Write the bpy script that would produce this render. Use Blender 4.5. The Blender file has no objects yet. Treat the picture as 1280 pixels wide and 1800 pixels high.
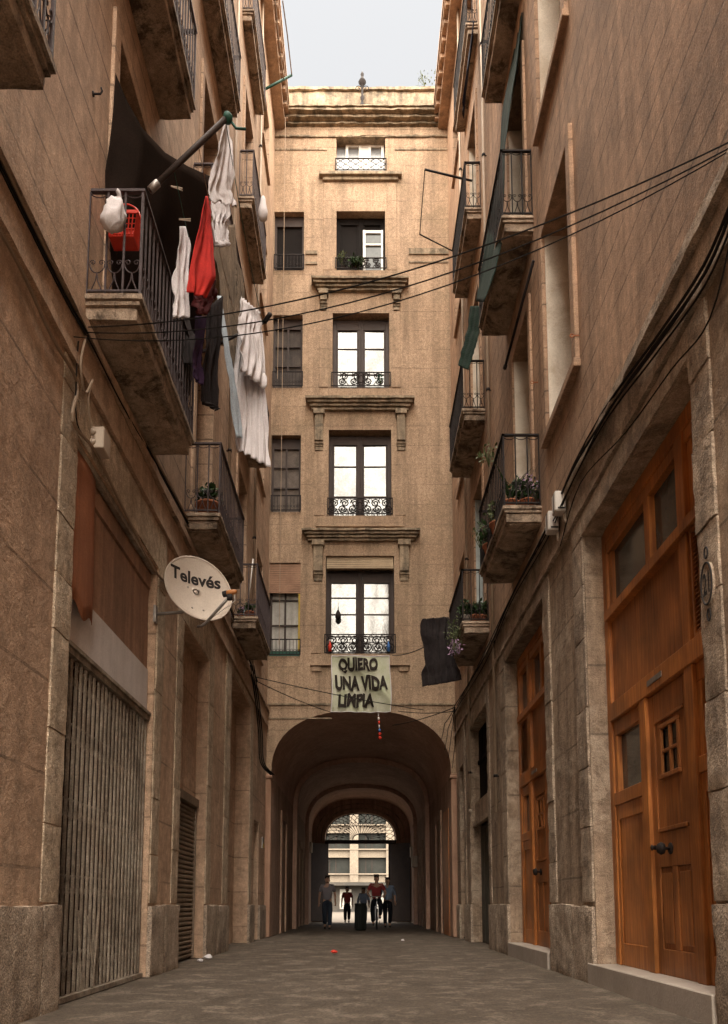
import bpy, math, random
from mathutils import Vector, noise as mnoise
random.seed(7)
R = math.radians
S = bpy.context.scene
C = S.collection
# ------------------------------------------------------------------ camera
PITCH = R(6.5); EYE = 0.8; FPX = 1400.0
cam = bpy.data.cameras.new('camera'); co = bpy.data.objects.new('camera', cam); C.objects.link(co)
co.location = (0, 0, EYE); co.rotation_euler = (math.pi / 2 + PITCH, 0, 0)
cam.sensor_fit = 'VERTICAL'; cam.sensor_height = 36; cam.sensor_width = 25.6
cam.lens = FPX / 1800 * 36
CX = 635.0; CY = 1590 - FPX * math.tan(PITCH)
cam.shift_x = (640 - CX) / 1800; cam.shift_y = (CY - 900) / 1800
cam.clip_end = 500; cam.clip_start = 0.05
S.camera = co
# ------------------------------------------------------------------ sky, sun, exposure
SUN_EL = 68; SUN_AZ = 180
w = bpy.data.worlds.new('World'); S.world = w; w.use_nodes = True
nt = w.node_tree; nt.nodes.clear()
sk = nt.nodes.new('ShaderNodeTexSky'); sk.sky_type = 'NISHITA'; sk.sun_disc = False
sk.sun_elevation = R(SUN_EL); sk.sun_rotation = R(SUN_AZ); sk.air_density = 1.0; sk.dust_density = 4.0; sk.ozone_density = 1
hs = nt.nodes.new('ShaderNodeHueSaturation'); hs.inputs['Saturation'].default_value = 0.06; hs.inputs['Value'].default_value = 0.86
bg = nt.nodes.new('ShaderNodeBackground'); bg.inputs[1].default_value = 0.05
ow = nt.nodes.new('ShaderNodeOutputWorld')
nt.links.new(sk.outputs[0], hs.inputs['Color']); nt.links.new(hs.outputs[0], bg.inputs[0]); nt.links.new(bg.outputs[0], ow.inputs[0])
sl = bpy.data.lights.new('sun', 'SUN'); sl.energy = 4.0; sl.angle = R(125); sl.color = (1.0, .90, .76)
so = bpy.data.objects.new('sun', sl); C.objects.link(so)
so.rotation_euler = (R(90 - SUN_EL), 0, R(0))      # light comes from behind the camera, high up
S.cycles.diffuse_bounces = 8; S.cycles.max_bounces = 12
S.view_settings.view_transform = 'Standard'; S.view_settings.look = 'None'
S.view_settings.exposure = 2.85; S.view_settings.gamma = 1; S.view_settings.use_curve_mapping = False

# ------------------------------------------------------------------ pixel -> plane measuring helpers
cp, sp = math.cos(PITCH), math.sin(PITCH)
def side(px, py, X):
    d = FPX * X / (px - CX); up = (CY - py) * d / FPX
    return Vector((X, d * cp - up * sp, up * cp + d * sp + EYE))
def front(px, py, Y):
    k = (CY - py) / FPX; d = Y / (cp - k * sp)
    return Vector(((px - CX) * d / FPX, Y, k * d * cp + d * sp + EYE))

# ------------------------------------------------------------------ materials
def mat(name, col, col2=None, rough=.85, scale=1.5, streak=0., grain=.25, gscale=90., bump=.25, lump=0., lines=0., linew=.012,
        metal=0., stain=None, stain_amt=0., stain_scale=.9, linedark=.45, spec=.3, gbump=.35, mottle=.0):
    m = bpy.data.materials.new(name); m.use_nodes = True; n = m.node_tree; N = n.nodes; Lk = n.links.new
    b = N['Principled BSDF']; b.inputs['Roughness'].default_value = rough; b.inputs['Metallic'].default_value = metal
    b.inputs['Specular IOR Level'].default_value = spec
    g = N.new('ShaderNodeNewGeometry'); P = g.outputs['Position']
    def nz(sc, det=5, vec=None, ro=.6, dist=0):
        t = N.new('ShaderNodeTexNoise'); t.inputs['Scale'].default_value = sc; t.inputs['Detail'].default_value = det
        t.inputs['Roughness'].default_value = ro; t.inputs['Distortion'].default_value = dist
        Lk(vec if vec else P, t.inputs['Vector']); return t.outputs[0]
    def vm(s):
        t = N.new('ShaderNodeVectorMath'); t.operation = 'MULTIPLY'; t.inputs[1].default_value = s; Lk(P, t.inputs[0]); return t.outputs[0]
    def math_(op, a, b_=None, cl=False):
        t = N.new('ShaderNodeMath'); t.operation = op; t.use_clamp = cl
        for i, v in enumerate((a, b_)):
            if v is None: continue
            if isinstance(v, (int, float)): t.inputs[i].default_value = v
            else: Lk(v, t.inputs[i])
        return t.outputs[0]
    def rng(v, a, b_, c=0., d=1.):
        t = N.new('ShaderNodeMapRange'); Lk(v, t.inputs[0])
        for i, q in enumerate((a, b_, c, d)): t.inputs[i + 1].default_value = q
        return t.outputs[0]
    def mix(f, a, b_, mode='MIX'):
        t = N.new('ShaderNodeMix'); t.data_type = 'RGBA'; t.blend_type = mode
        if isinstance(f, (int, float)): t.inputs[0].default_value = f
        else: Lk(f, t.inputs[0])
        for i, v in ((6, a), (7, b_)):
            if isinstance(v, tuple): t.inputs[i].default_value = (*v, 1)
            else: Lk(v, t.inputs[i])
        return t.outputs[2]
    if col2 is None: col2 = tuple(c * .6 for c in col)
    c = mix(rng(nz(scale, 8, ro=.68, dist=.3), .34, .66), col, col2)
    if streak:
        s_ = rng(nz(1., 6, vm((5, 5, .35)), .7), .42, .72)
        c = mix(math_('MULTIPLY', s_, streak), c, tuple(q * .28 for q in col2))
    if stain:
        s_ = rng(nz(stain_scale, 9, ro=.75, dist=.6), .5, .6)
        c = mix(math_('MULTIPLY', s_, stain_amt), c, stain)
    gn = nz(gscale, 2)
    fac = rng(gn, .25, .75, 1 - grain, 1 + grain)
    hgt = math_('ADD', math_('MULTIPLY', nz(gscale * .35, 4), .6), math_('MULTIPLY', gn, gbump))
    hgt = math_('MULTIPLY', hgt, .02 * bump)
    if lump: hgt = math_('ADD', hgt, math_('MULTIPLY', nz(5, 6, dist=.4), .05 * lump))
    if lines:
        sx = N.new('ShaderNodeSeparateXYZ'); Lk(P, sx.inputs[0])
        zz = math_('ADD', sx.outputs[2], math_('MULTIPLY', nz(.8, 3), .03))
        fr = math_('FRACT', math_('DIVIDE', zz, lines))
        ln = math_('LESS_THAN', math_('ABSOLUTE', math_('SUBTRACT', fr, .5)), linew / lines)
        ln = math_('MULTIPLY', ln, rng(nz(1.4, 4), .38, .55, .15, 1))
        fac = math_('MULTIPLY', fac, math_('SUBTRACT', 1, math_('MULTIPLY', ln, linedark)))
        hgt = math_('SUBTRACT', hgt, math_('MULTIPLY', ln, .012))
    if mottle: fac = math_('MULTIPLY', fac, rng(nz(11., 7, ro=.75, dist=.2), .3, .7, 1 - mottle, 1 + mottle))
    hv = N.new('ShaderNodeVectorMath'); hv.operation = 'SCALE'; Lk(c, hv.inputs[0]); Lk(fac, hv.inputs[3])
    Lk(hv.outputs[0], b.inputs['Base Color'])
    bp = N.new('ShaderNodeBump'); bp.inputs['Strength'].default_value = 1; bp.inputs['Distance'].default_value = 1
    Lk(hgt, bp.inputs['Height']); Lk(bp.outputs[0], b.inputs['Normal'])
    return m
def wood(name, col, col2, rough=.45):
    m = bpy.data.materials.new(name); m.use_nodes = True; n = m.node_tree; N = n.nodes; Lk = n.links.new
    b = N['Principled BSDF']; b.inputs['Roughness'].default_value = rough; b.inputs['Specular IOR Level'].default_value = .35
    g = N.new('ShaderNodeNewGeometry')
    v = N.new('ShaderNodeVectorMath'); v.operation = 'MULTIPLY'; v.inputs[1].default_value = (22, 22, 1.1); Lk(g.outputs[0], v.inputs[0])
    t = N.new('ShaderNodeTexNoise'); t.inputs['Scale'].default_value = 1.6; t.inputs['Detail'].default_value = 8; t.inputs['Distortion'].default_value = .8; Lk(v.outputs[0], t.inputs['Vector'])
    r = N.new('ShaderNodeValToRGB'); r.color_ramp.elements[0].position = .3; r.color_ramp.elements[1].position = .72
    r.color_ramp.elements[0].color = (*col, 1); r.color_ramp.elements[1].color = (*col2, 1); Lk(t.outputs[0], r.inputs[0])
    t2 = N.new('ShaderNodeTexNoise'); t2.inputs['Scale'].default_value = 2.2; t2.inputs['Detail'].default_value = 5; Lk(g.outputs[0], t2.inputs['Vector'])
    r2 = N.new('ShaderNodeMapRange'); r2.inputs[1].default_value = .35; r2.inputs[2].default_value = .7; r2.inputs[3].default_value = 1.25; r2.inputs[4].default_value = .6; Lk(t2.outputs[0], r2.inputs[0])
    sc = N.new('ShaderNodeVectorMath'); sc.operation = 'SCALE'; Lk(r.outputs[0], sc.inputs[0]); Lk(r2.outputs[0], sc.inputs[3]); Lk(sc.outputs[0], b.inputs[0])
    bp = N.new('ShaderNodeBump'); bp.inputs['Strength'].default_value = .25; bp.inputs['Distance'].default_value = .01; Lk(t.outputs[0], bp.inputs['Height']); Lk(bp.outputs[0], b.inputs['Normal'])
    return m
M = dict(
    stuccoL=mat('warm_brown_render', (.57, .395, .27), (.39, .255, .17), scale=.55, streak=.5, bump=.7, lines=.42, linedark=.5, stain=(.27, .18, .12), stain_amt=.55, stain_scale=.5, grain=.36, mottle=.26),
    stuccoR=mat('brown_scored_render', (.52, .33, .21), (.33, .205, .13), scale=.5, streak=.65, bump=.7, lines=.30, linedark=.5, stain=(.22, .14, .09), stain_amt=.6, stain_scale=.5, grain=.36, mottle=.28),
    lowL=mat('rough_tan_render', (.60, .41, .28), (.41, .265, .175), scale=1.1, streak=.4, bump=1.0, lump=.6, lines=.72, linedark=.4, stain=(.26, .18, .12), stain_amt=.5, grain=.36, mottle=.32),
    lowR=mat('grimy_grey_render', (.42, .305, .21), (.22, .155, .108), scale=1.0, streak=.75, bump=.9, lump=.4, lines=.74, linedark=.4, stain=(.54, .43, .32), stain_amt=.55, stain_scale=1.0, grain=.4, mottle=.3),
    facade=mat('ochre_facade_render', (.40, .275, .18), (.285, .19, .12), scale=.7, streak=.6, bump=.7, lines=.55, linedark=.25, linew=.008, stain=(.22, .155, .095), stain_amt=.5, grain=.4, gscale=42, mottle=.25),
    trim=mat('grimy_facade_moulding', (.36, .27, .18), (.21, .155, .10), scale=1.6, streak=1.0, bump=.5, stain=(.06, .05, .034), stain_amt=.7, stain_scale=2.2, grain=.35, mottle=.35),
    granite=mat('speckled_granite', (.50, .395, .30), (.30, .225, .165), scale=2.5, grain=.75, gscale=75, bump=1.4, lump=.5, streak=.45, stain=(.15, .11, .08), stain_amt=.55, mottle=.35),
    stoneL=mat('worn_sandstone', (.60, .475, .345), (.42, .315, .22), scale=2.0, grain=.45, bump=1.3, lump=.7, streak=.4, stain=(.24, .175, .12), stain_amt=.45, mottle=.4),
    stoneR=mat('pitted_grey_stone', (.52, .405, .30), (.29, .215, .155), scale=2.0, grain=.5, bump=1.2, lump=.6, streak=.5, stain=(.13, .095, .07), stain_amt=.55, stain_scale=1.3, mottle=.35),
    slab=mat('stained_balcony_stone', (.44, .335, .245), (.24, .172, .12), scale=3, grain=.35, bump=.9, lump=.5, stain=(.05, .033, .02), stain_amt=.85, stain_scale=2.2, mottle=.4),
    ground=mat('worn_asphalt', (.100, .076, .056), (.060, .045, .032), scale=1.4, grain=.5, gscale=55, bump=1.0, lump=.05, rough=.7, stain=(.19, .15, .115), stain_amt=.6, stain_scale=2.6, mottle=.24),
    paving=mat('pale_paving', (.10, .084, .068), (.07, .058, .047), scale=1),
    iron=mat('dark_wrought_iron', (.012, .010, .010), (.028, .019, .016), scale=8, rough=.7, spec=.15, bump=.2),
    ironp=mat('purplish_iron_paint', (.085, .062, .062), (.045, .032, .032), scale=8, rough=.6, spec=.2, bump=.2),
    wood=wood('varnished_orange_wood', (.50, .185, .045), (.27, .088, .021)),
    woodd=wood('panel_brown_wood', (.40, .15, .042), (.21, .07, .02)),
    glass=mat('dusty_dark_glass', (.07, .073, .066), (.032, .034, .031), rough=.1, grain=.1, bump=.02, spec=.3, scale=3),
    skyglass=mat('sky_reflecting_glass', (.165, .163, .158), (.10, .099, .096), rough=.12, metal=.75, grain=.35, gscale=40, bump=.05, scale=.9, stain=(.07, .067, .063), stain_amt=.5, stain_scale=1.1),
    curtain=mat('pale_curtain', (.5, .47, .42), (.3, .28, .25), streak=.6, scale=3, grain=.1),
    dark=mat('dark_room_interior', (.012, .009, .008), (.007, .005, .004), grain=.1, spec=.1),
    frame=mat('brown_window_paint', (.055, .036, .029), (.032, .022, .018), rough=.6, spec=.2, grain=.15, bump=.1),
    whiteframe=mat('white_window_paint', (.72, .68, .62), (.6, .56, .5), rough=.5, grain=.08, bump=.1),
    plaster=mat('pale_reveal_plaster', (.68, .60, .50), (.52, .44, .35), scale=2, grain=.15, bump=.3, stain=(.4, .3, .2), stain_amt=.4, stain_scale=2),
    bluewhite=mat('pale_blue_door_paint', (.5, .56, .56), (.33, .37, .36), streak=.5, scale=3, grain=.15),
    greenpaint=mat('green_paint', (.02, .09, .06), (.012, .05, .034), rough=.6, scale=5),
    rust=mat('rust_orange_sheet', (.46, .18, .085), (.30, .115, .055), scale=1.5, streak=.5, rough=.7, bump=.3, grain=.2),
    rustd=mat('rusty_brown_panel', (.42, .24, .155), (.28, .16, .10), scale=1.1, streak=.6, rough=.7, grain=.25, mottle=.15),
    greysheet=mat('dusty_grey_sign_board', (.74, .69, .66), (.62, .57, .54), scale=2, grain=.15, bump=.15, streak=.2),
    gate=mat('rusted_steel', (.42, .355, .28), (.24, .18, .13), scale=2.2, rough=.55, metal=.1, streak=.6, grain=.35, mottle=.4, stain=(.08, .05, .03), stain_amt=.6),
    gatedark=mat('dark_shop_front', (.016, .010, .008), (.035, .016, .009), scale=1.5, grain=.3, streak=.5, spec=.1),
    shutter=mat('brown_roller_shutter', (.30, .225, .16), (.18, .13, .09), rough=.5, metal=.2, streak=.6),
    pink=mat('salmon_pilaster_paint', (.42, .25, .165), (.30, .175, .115), scale=2, streak=.5, grain=.3),
    tunnel=mat('smoky_vault_plaster', (.56, .355, .26), (.40, .25, .18), scale=1, streak=.3, grain=.35, mottle=.2),
    tunnelw=mat('tunnel_wall_render', (.50, .33, .235), (.32, .20, .14), scale=1.2, streak=.8, grain=.35, mottle=.25),
    cable=mat('black_cable', (.012, .010, .009), (.008, .007, .006), rough=.7, spec=.15, grain=.05, bump=.05),
    cablep=mat('painted_cable', (.33, .24, .17), (.25, .18, .12), rough=.6, grain=.1),
    plastic=mat('weathered_cream_plastic', (.5, .41, .32), (.4, .32, .25), rough=.5, grain=.08, bump=.1),
    white=mat('white_plastic', (.6, .55, .5), (.5, .45, .4), rough=.5, grain=.08, bump=.1),
    dish=mat('chalky_dish_paint', (.56, .47, .39), (.48, .40, .33), rough=.6, grain=.12, bump=.1, scale=3),
    print=mat('dark_grey_print', (.022, .017, .016), (.03, .024, .022), grain=.1, bump=.05),
    orange=mat('faded_orange_cap', (.5, .2, .06), (.35, .13, .04), rough=.5, scale=8),
    steel=mat('galvanised_steel', (.34, .31, .28), (.22, .19, .17), metal=.6, rough=.45, scale=6, grain=.1),
    terracotta=mat('terracotta', (.42, .16, .08), (.28, .10, .05), scale=5),
    leaf=mat('leaf_green', (.035, .065, .018), (.016, .034, .011), scale=8, rough=.6, spec=.15, grain=.1, bump=.05),
    leafp=mat('pale_leaf', (.11, .125, .055), (.05, .065, .025), scale=8, rough=.6, spec=.15, grain=.1),
    flower=mat('lilac_petals', (.45, .3, .42), (.28, .17, .27), scale=9, grain=.1),
    cloth_w=mat('white_cotton', (.66, .61, .61), (.52, .48, .48), scale=3, grain=.15, rough=.95),
    cloth_r=mat('red_cotton', (.55, .035, .025), (.36, .02, .018), scale=4, grain=.15, rough=.95),
    cloth_rd=mat('maroon_cotton', (.09, .012, .012), (.05, .008, .008), scale=4, rough=.95),
    cloth_p=mat('purple_cotton', (.04, .02, .045), (.022, .012, .026), scale=4, rough=.95, spec=.1),
    cloth_k=mat('charcoal_cotton', (.030, .024, .023), (.016, .012, .012), scale=4, rough=.95, spec=.1, mottle=.2),
    cloth_b=mat('pale_blue_cotton', (.38, .43, .47), (.27, .3, .33), scale=4, rough=.95),
    awn_d=mat('dark_brown_canvas', (.022, .015, .012), (.014, .010, .008), spec=0, grain=.3, rough=1.),
    awn_b=mat('tan_striped_canvas', (.20, .14, .095), (.11, .078, .053), scale=3, rough=.95, streak=.9, grain=.3),
    green_b=mat('dark_green_slats', (.014, .027, .019), (.008, .016, .011), scale=3, rough=.9, spec=.1, lines=.05, linew=.008, grain=.2),
    blueblack=mat('navy_canvas', (.008, .008, .02), (.006, .006, .012), rough=.9, spec=.1),
    banner=mat('dirty_green_white_banner', (.34, .35, .22), (.46, .43, .34), scale=2.2, rough=.6, grain=.2),
    ink=mat('faded_black_ink', (.018, .013, .011), (.035, .026, .02), scale=6, rough=.8, spec=.1),
    red=mat('bright_red_plastic', (.6, .04, .02), (.45, .03, .015), rough=.4, grain=.05, bump=.05),
    blind=mat('brown_rolled_blind', (.33, .19, .12), (.24, .135, .085), scale=3, lines=.06, linew=.012, linedark=.4),
    blindt=mat('tan_slatted_blind', (.45, .34, .22), (.34, .25, .16), scale=3, lines=.07, linew=.014, linedark=.4),
    skin=mat('skin', (.38, .22, .15), (.3, .17, .11), rough=.6, grain=.05, bump=.05),
    hair=mat('dark_hair', (.025, .018, .013), rough=.7, bump=.1),
    shirtg=mat('grey_tshirt', (.17, .15, .16), (.13, .115, .12), rough=.9, grain=.05),
    jeans=mat('blue_jeans', (.03, .038, .055), (.02, .026, .036), rough=.9, grain=.1, spec=.1),
    shirtr=mat('red_shirt', (.25, .03, .03), (.18, .022, .022), rough=.9, grain=.05),
    trouser=mat('dark_trousers', (.012, .012, .016), rough=.9, grain=.05, spec=.1),
    shoe=mat('dark_shoes', (.03, .03, .03), rough=.6, grain=.05),
    pale_t=mat('pale_blue_top', (.17, .21, .28), (.13, .16, .22), rough=.9, grain=.05),
    pack=mat('pale_blue_nylon', (.45, .52, .62), (.35, .42, .5), rough=.6, grain=.05),
    rubber=mat('black_rubber', (.02, .02, .02), rough=.7, grain=.1, bump=.05),
    bike=mat('white_bike_paint', (.7, .7, .72), (.6, .6, .62), rough=.3, grain=.02, bump=.02),
    binm=mat('dark_green_grey_metal', (.016, .018, .015), (.011, .012, .010), rough=.7, spec=.15),
    offwall=mat('cream_concrete', (.20, .165, .125), (.16, .13, .10), scale=.4, grain=.25, gscale=8),
    offglass=mat('office_glass', (.03, .03, .026), (.016, .018, .016), scale=.6, rough=.5, spec=.1, grain=.1, gscale=6, bump=.02),
    offdark=mat('shop_front_dark', (.035, .033, .03), (.06, .05, .04), scale=.5, grain=.2, gscale=5),
    blue=mat('blue_plastic', (.05, .15, .4), rough=.5, grain=.05),
    yellow=mat('yellow_paint', (.5, .33, .04), rough=.6, grain=.1),
)

# ------------------------------------------------------------------ mesh builder
class B:
    def __init__(s): s.v = []; s.f = []; s.sm = []
    def add(s, vs, fs, sm=False):
        o = len(s.v); s.v += [tuple(v) for v in vs]; s.f += [tuple(i + o for i in f) for f in fs]; s.sm += [sm] * len(fs); return s
    def box(s, x0, x1, y0, y1, z0, z1):
        if x0 > x1: x0, x1 = x1, x0
        return s.add([(x0, y0, z0), (x1, y0, z0), (x1, y1, z0), (x0, y1, z0), (x0, y0, z1), (x1, y0, z1), (x1, y1, z1), (x0, y1, z1)],
                     [(0, 3, 2, 1), (4, 5, 6, 7), (0, 1, 5, 4), (1, 2, 6, 5), (2, 3, 7, 6), (3, 0, 4, 7)])
    def rough(s, x0, x1, y0, y1, z0, z1, step=.07, amp=.006, rnd=.012):
        """box whose faces are subdivided and weathered, with worn edges"""
        lo = (min(x0, x1), min(y0, y1), min(z0, z1)); hi = (max(x0, x1), max(y0, y1), max(z0, z1))
        def P(p):
            ex = [abs(p[i] - lo[i]) < 1e-6 or abs(p[i] - hi[i]) < 1e-6 for i in range(3)]
            n_ = mnoise.noise_vector(Vector(p) * 6.0) * amp + mnoise.noise_vector(Vector(p) * 21.0) * amp * .6
            q = [p[i] + n_[i] for i in range(3)]
            if sum(ex) >= 2:
                k = rnd * (.6 + .8 * max(0, mnoise.noise(Vector(p) * 4 + Vector((9, 0, 0)))) * 2)
                for i in range(3):
                    if ex[i]: q[i] += k * .5 * (1 if abs(p[i] - lo[i]) < 1e-6 else -1)
            return tuple(q)
        for ax in range(3):
            u, v = (ax + 1) % 3, (ax + 2) % 3
            nu = max(1, min(400, int((hi[u] - lo[u]) / step + .5))); nv = max(1, min(400, int((hi[v] - lo[v]) / step + .5)))
            for w_, rev in ((lo[ax], True), (hi[ax], False)):
                vs = []
                for j in range(nv + 1):
                    for i in range(nu + 1):
                        p = [0, 0, 0]; p[ax] = w_; p[u] = lo[u] + (hi[u] - lo[u]) * i / nu; p[v] = lo[v] + (hi[v] - lo[v]) * j / nv; vs.append(P(p))
                fs = [(j * (nu + 1) + i, j * (nu + 1) + i + 1, (j + 1) * (nu + 1) + i + 1, (j + 1) * (nu + 1) + i) for j in range(nv) for i in range(nu)]
                s.add(vs, [f[::-1] for f in fs] if rev else fs, True)
        return s
    def quad(s, a, b, c, d): return s.add([a, b, c, d], [(0, 1, 2, 3)])
    def tube(s, pts, r, n=6, cap=True, r2=None):
        pts = [Vector(p) for p in pts]; rings = []; up0 = None
        for i, p in enumerate(pts):
            t = (pts[min(i + 1, len(pts) - 1)] - pts[max(i - 1, 0)])
            t = t.normalized() if t.length > 1e-9 else Vector((0, 0, 1))
            a = Vector((0, 0, 1)) if abs(t.z) < .9 else Vector((1, 0, 0))
            if up0 is not None: a = up0
            u = (a - t * a.dot(t))
            if u.length < 1e-4: u = t.orthogonal()
            u.normalize(); up0 = u; vv = t.cross(u)
            rr = r if r2 is None else r + (r2 - r) * i / (len(pts) - 1)
            rings.append([p + u * (rr * math.cos(k * 2 * math.pi / n)) + vv * (rr * math.sin(k * 2 * math.pi / n)) for k in range(n)])
        vs = [q for rg in rings for q in rg]; fs = []
        for i in range(len(rings) - 1):
            for k in range(n):
                a = i * n + k; b = i * n + (k + 1) % n; fs.append((a, b, b + n, a + n))
        if cap: fs.append(tuple(range(n))[::-1]); fs.append(tuple(range((len(rings) - 1) * n, len(rings) * n)))
        return s.add(vs, fs, n > 5)
    def lathe(s, prof, c, n=16, ax=None, smooth=True):
        c = Vector(c); vs = []; fs = []
        ax = Vector(ax).normalized() if ax else Vector((0, 0, 1)); u = ax.orthogonal().normalized(); v = ax.cross(u)
        for r, z in prof:
            for k in range(n):
                a = k * 2 * math.pi / n; vs.append(c + ax * z + u * (r * math.cos(a)) + v * (r * math.sin(a)))
        for i in range(len(prof) - 1):
            for k in range(n):
                a = i * n + k; b = i * n + (k + 1) % n; fs.append((a, b, b + n, a + n))
        fs.append(tuple(range(n))[::-1]); fs.append(tuple(range((len(prof) - 1) * n, len(prof) * n)))
        return s.add(vs, fs, smooth)
    def grid(s, fn, nu, nv, smooth=True):
        vs = [fn(i / nu, j / nv) for j in range(nv + 1) for i in range(nu + 1)]
        fs = [(j * (nu + 1) + i, j * (nu + 1) + i + 1, (j + 1) * (nu + 1) + i + 1, (j + 1) * (nu + 1) + i) for j in range(nv) for i in range(nu)]
        return s.add(vs, fs, smooth)
    def build(s, name, m, parent=None, bevel=0, solid=0, sub=0, **k):
        root = parent
        while root is not None and root.parent is not None: root = root.parent
        off = root.location if root is not None else Vector((0, 0, 0))
        org = Vector((0, 0, 0))
        if parent is None and s.v:
            xs = [v[0] for v in s.v]; ys = [v[1] for v in s.v]; zs = [v[2] for v in s.v]
            org = Vector(((min(xs) + max(xs)) / 2, (min(ys) + max(ys)) / 2, min(zs))); off = org
        me = bpy.data.meshes.new(name)
        me.from_pydata([(v[0] - off.x, v[1] - off.y, v[2] - off.z) for v in s.v], [], s.f); me.update()
        me.polygons.foreach_set('use_smooth', s.sm)
        o = bpy.data.objects.new(name, me); C.objects.link(o); o.location = org
        me.materials.append(M[m] if isinstance(m, str) else m)
        if parent is not None: o.parent = parent
        if solid:
            q = o.modifiers.new('thickness', 'SOLIDIFY'); q.thickness = solid; q.offset = 0
        if bevel:
            q = o.modifiers.new('bevel', 'BEVEL'); q.width = bevel; q.segments = 1; q.limit_method = 'ANGLE'; q.angle_limit = R(40)
        for a, b in k.items(): o[a] = b
        return o
def thing(name, loc, label, cat, group=None):
    o = bpy.data.objects.new(name, None); C.objects.link(o); o.location = loc; o.empty_display_size = .2
    o['label'] = label; o['category'] = cat
    if group: o['group'] = group
    bpy.context.view_layer.update()
    return o
def tag(o, label, cat, group=None):
    o['label'] = label; o['category'] = cat
    if group: o['group'] = group
    return o
def text_geo(body, bold=0.0, sx=1.):
    cu = bpy.data.curves.new('lettering', 'FONT'); cu.body = body; cu.size = 1; cu.offset = bold; cu.resolution_u = 4
    ob = bpy.data.objects.new('lettering', cu); C.objects.link(ob)
    dg = bpy.context.evaluated_depsgraph_get(); me = bpy.data.meshes.new_from_object(ob.evaluated_get(dg))
    vs = [v.co.copy() for v in me.vertices]; fs = [tuple(p.vertices) for p in me.polygons]
    bpy.data.objects.remove(ob); bpy.data.curves.remove(cu); bpy.data.meshes.remove(me)
    x0 = min(v.x for v in vs); x1 = max(v.x for v in vs); y0 = min(v.y for v in vs); y1 = max(v.y for v in vs)
    return [((v.x - x0) / (x1 - x0), (v.y - y0) / (y1 - y0)) for v in vs], fs

# ------------------------------------------------------------------ ground
b = B()
def gz(x, y): return .006 * mnoise.noise(Vector((x * .8, y * .5, 0))) + .004 * mnoise.noise(Vector((x * 4, y * 4, 3)))
b.grid(lambda u, v: (-3.3 + 6.6 * u, -12 + 50 * v, gz(-3.3 + 6.6 * u, -12 + 50 * v) - .01), 44, 300)
b.build('pavement', 'ground', kind='structure')
b = B(); b.quad((-160, 38, -.035), (160, 38, -.035), (160, 260, -.035), (-160, 260, -.035)); b.build('street', 'paving', kind='structure')
b = B(); b.quad((-160, -160, -.06), (160, -160, -.06), (160, 260, -.06), (-160, 260, -.06)); b.build('ground', 'ground', kind='structure')

# ------------------------------------------------------------------ building helpers
W = 2.4
def wall_cells(bd, a0, a1, z0, z1, holes, P, depth, flip=False):
    """wall with rectangular holes (a0,a1,z0,z1[,depth]); P(a, z, d) gives the point d deep behind the face"""
    A = sorted({a0, a1, *[min(max(h[i], a0), a1) for h in holes for i in (0, 1)]})
    Z = sorted({z0, z1, *[min(max(h[i], z0), z1) for h in holes for i in (2, 3)]})
    for i in range(len(A) - 1):
        for j in range(len(Z) - 1):
            ca = (A[i] + A[i + 1]) / 2; cz = (Z[j] + Z[j + 1]) / 2
            if any(h[0] < ca < h[1] and h[2] < cz < h[3] for h in holes): continue
            bd.quad(P(A[i], Z[j], 0), P(A[i + 1], Z[j], 0), P(A[i + 1], Z[j + 1], 0), P(A[i], Z[j + 1], 0))
    for h in holes:
        if h[1] < a0 or h[0] > a1 or h[3] <= z0 or h[2] >= z1: continue
        d = h[4] if len(h) > 4 else depth; q0, q1 = max(h[2], z0), min(h[3], z1)
        bd.quad(P(h[0], q0, 0), P(h[0], q1, 0), P(h[0], q1, d), P(h[0], q0, d))
        bd.quad(P(h[1], q0, 0), P(h[1], q0, d), P(h[1], q1, d), P(h[1], q1, 0))
        if h[3] <= z1: bd.quad(P(h[0], q1, 0), P(h[1], q1, 0), P(h[1], q1, d), P(h[0], q1, d))
        if h[2] >= z0 and h[2] > .01: bd.quad(P(h[0], q0, 0), P(h[0], q0, d), P(h[1], q0, d), P(h[1], q0, 0))
def blocks(bd, y0, y1, z0, z1, sg, out, hs=None, jit=.006, inset=.10):
    """stack of roughly cut stone blocks on a side wall; sg = -1 left, +1 right"""
    z = z0
    while z < z1 - .05:
        h = hs if hs else random.uniform(.45, .8)
        zt = min(z + h, z1)
        if z1 - zt < .2: zt = z1
        o = out + random.uniform(-jit, jit)
        bd.rough(sg * (W + inset), sg * (W - o), y0 + random.uniform(0, jit), y1 - random.uniform(0, jit), z + .002, zt - .002, amp=.006 if sg < 0 else .009)
        z = zt
def scroll(bd, c, r, u, v, turns=1.3, hand=1, rr=.006, n=4):
    pts = []
    for i in range(14):
        t = i / 13; a = t * turns * 2 * math.pi * hand; q = r * (1 - .78 * t)
        pts.append(Vector(c) + u * (q * math.cos(a)) + v * (q * math.sin(a)))
    bd.tube(pts, rr, n, False)
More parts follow.
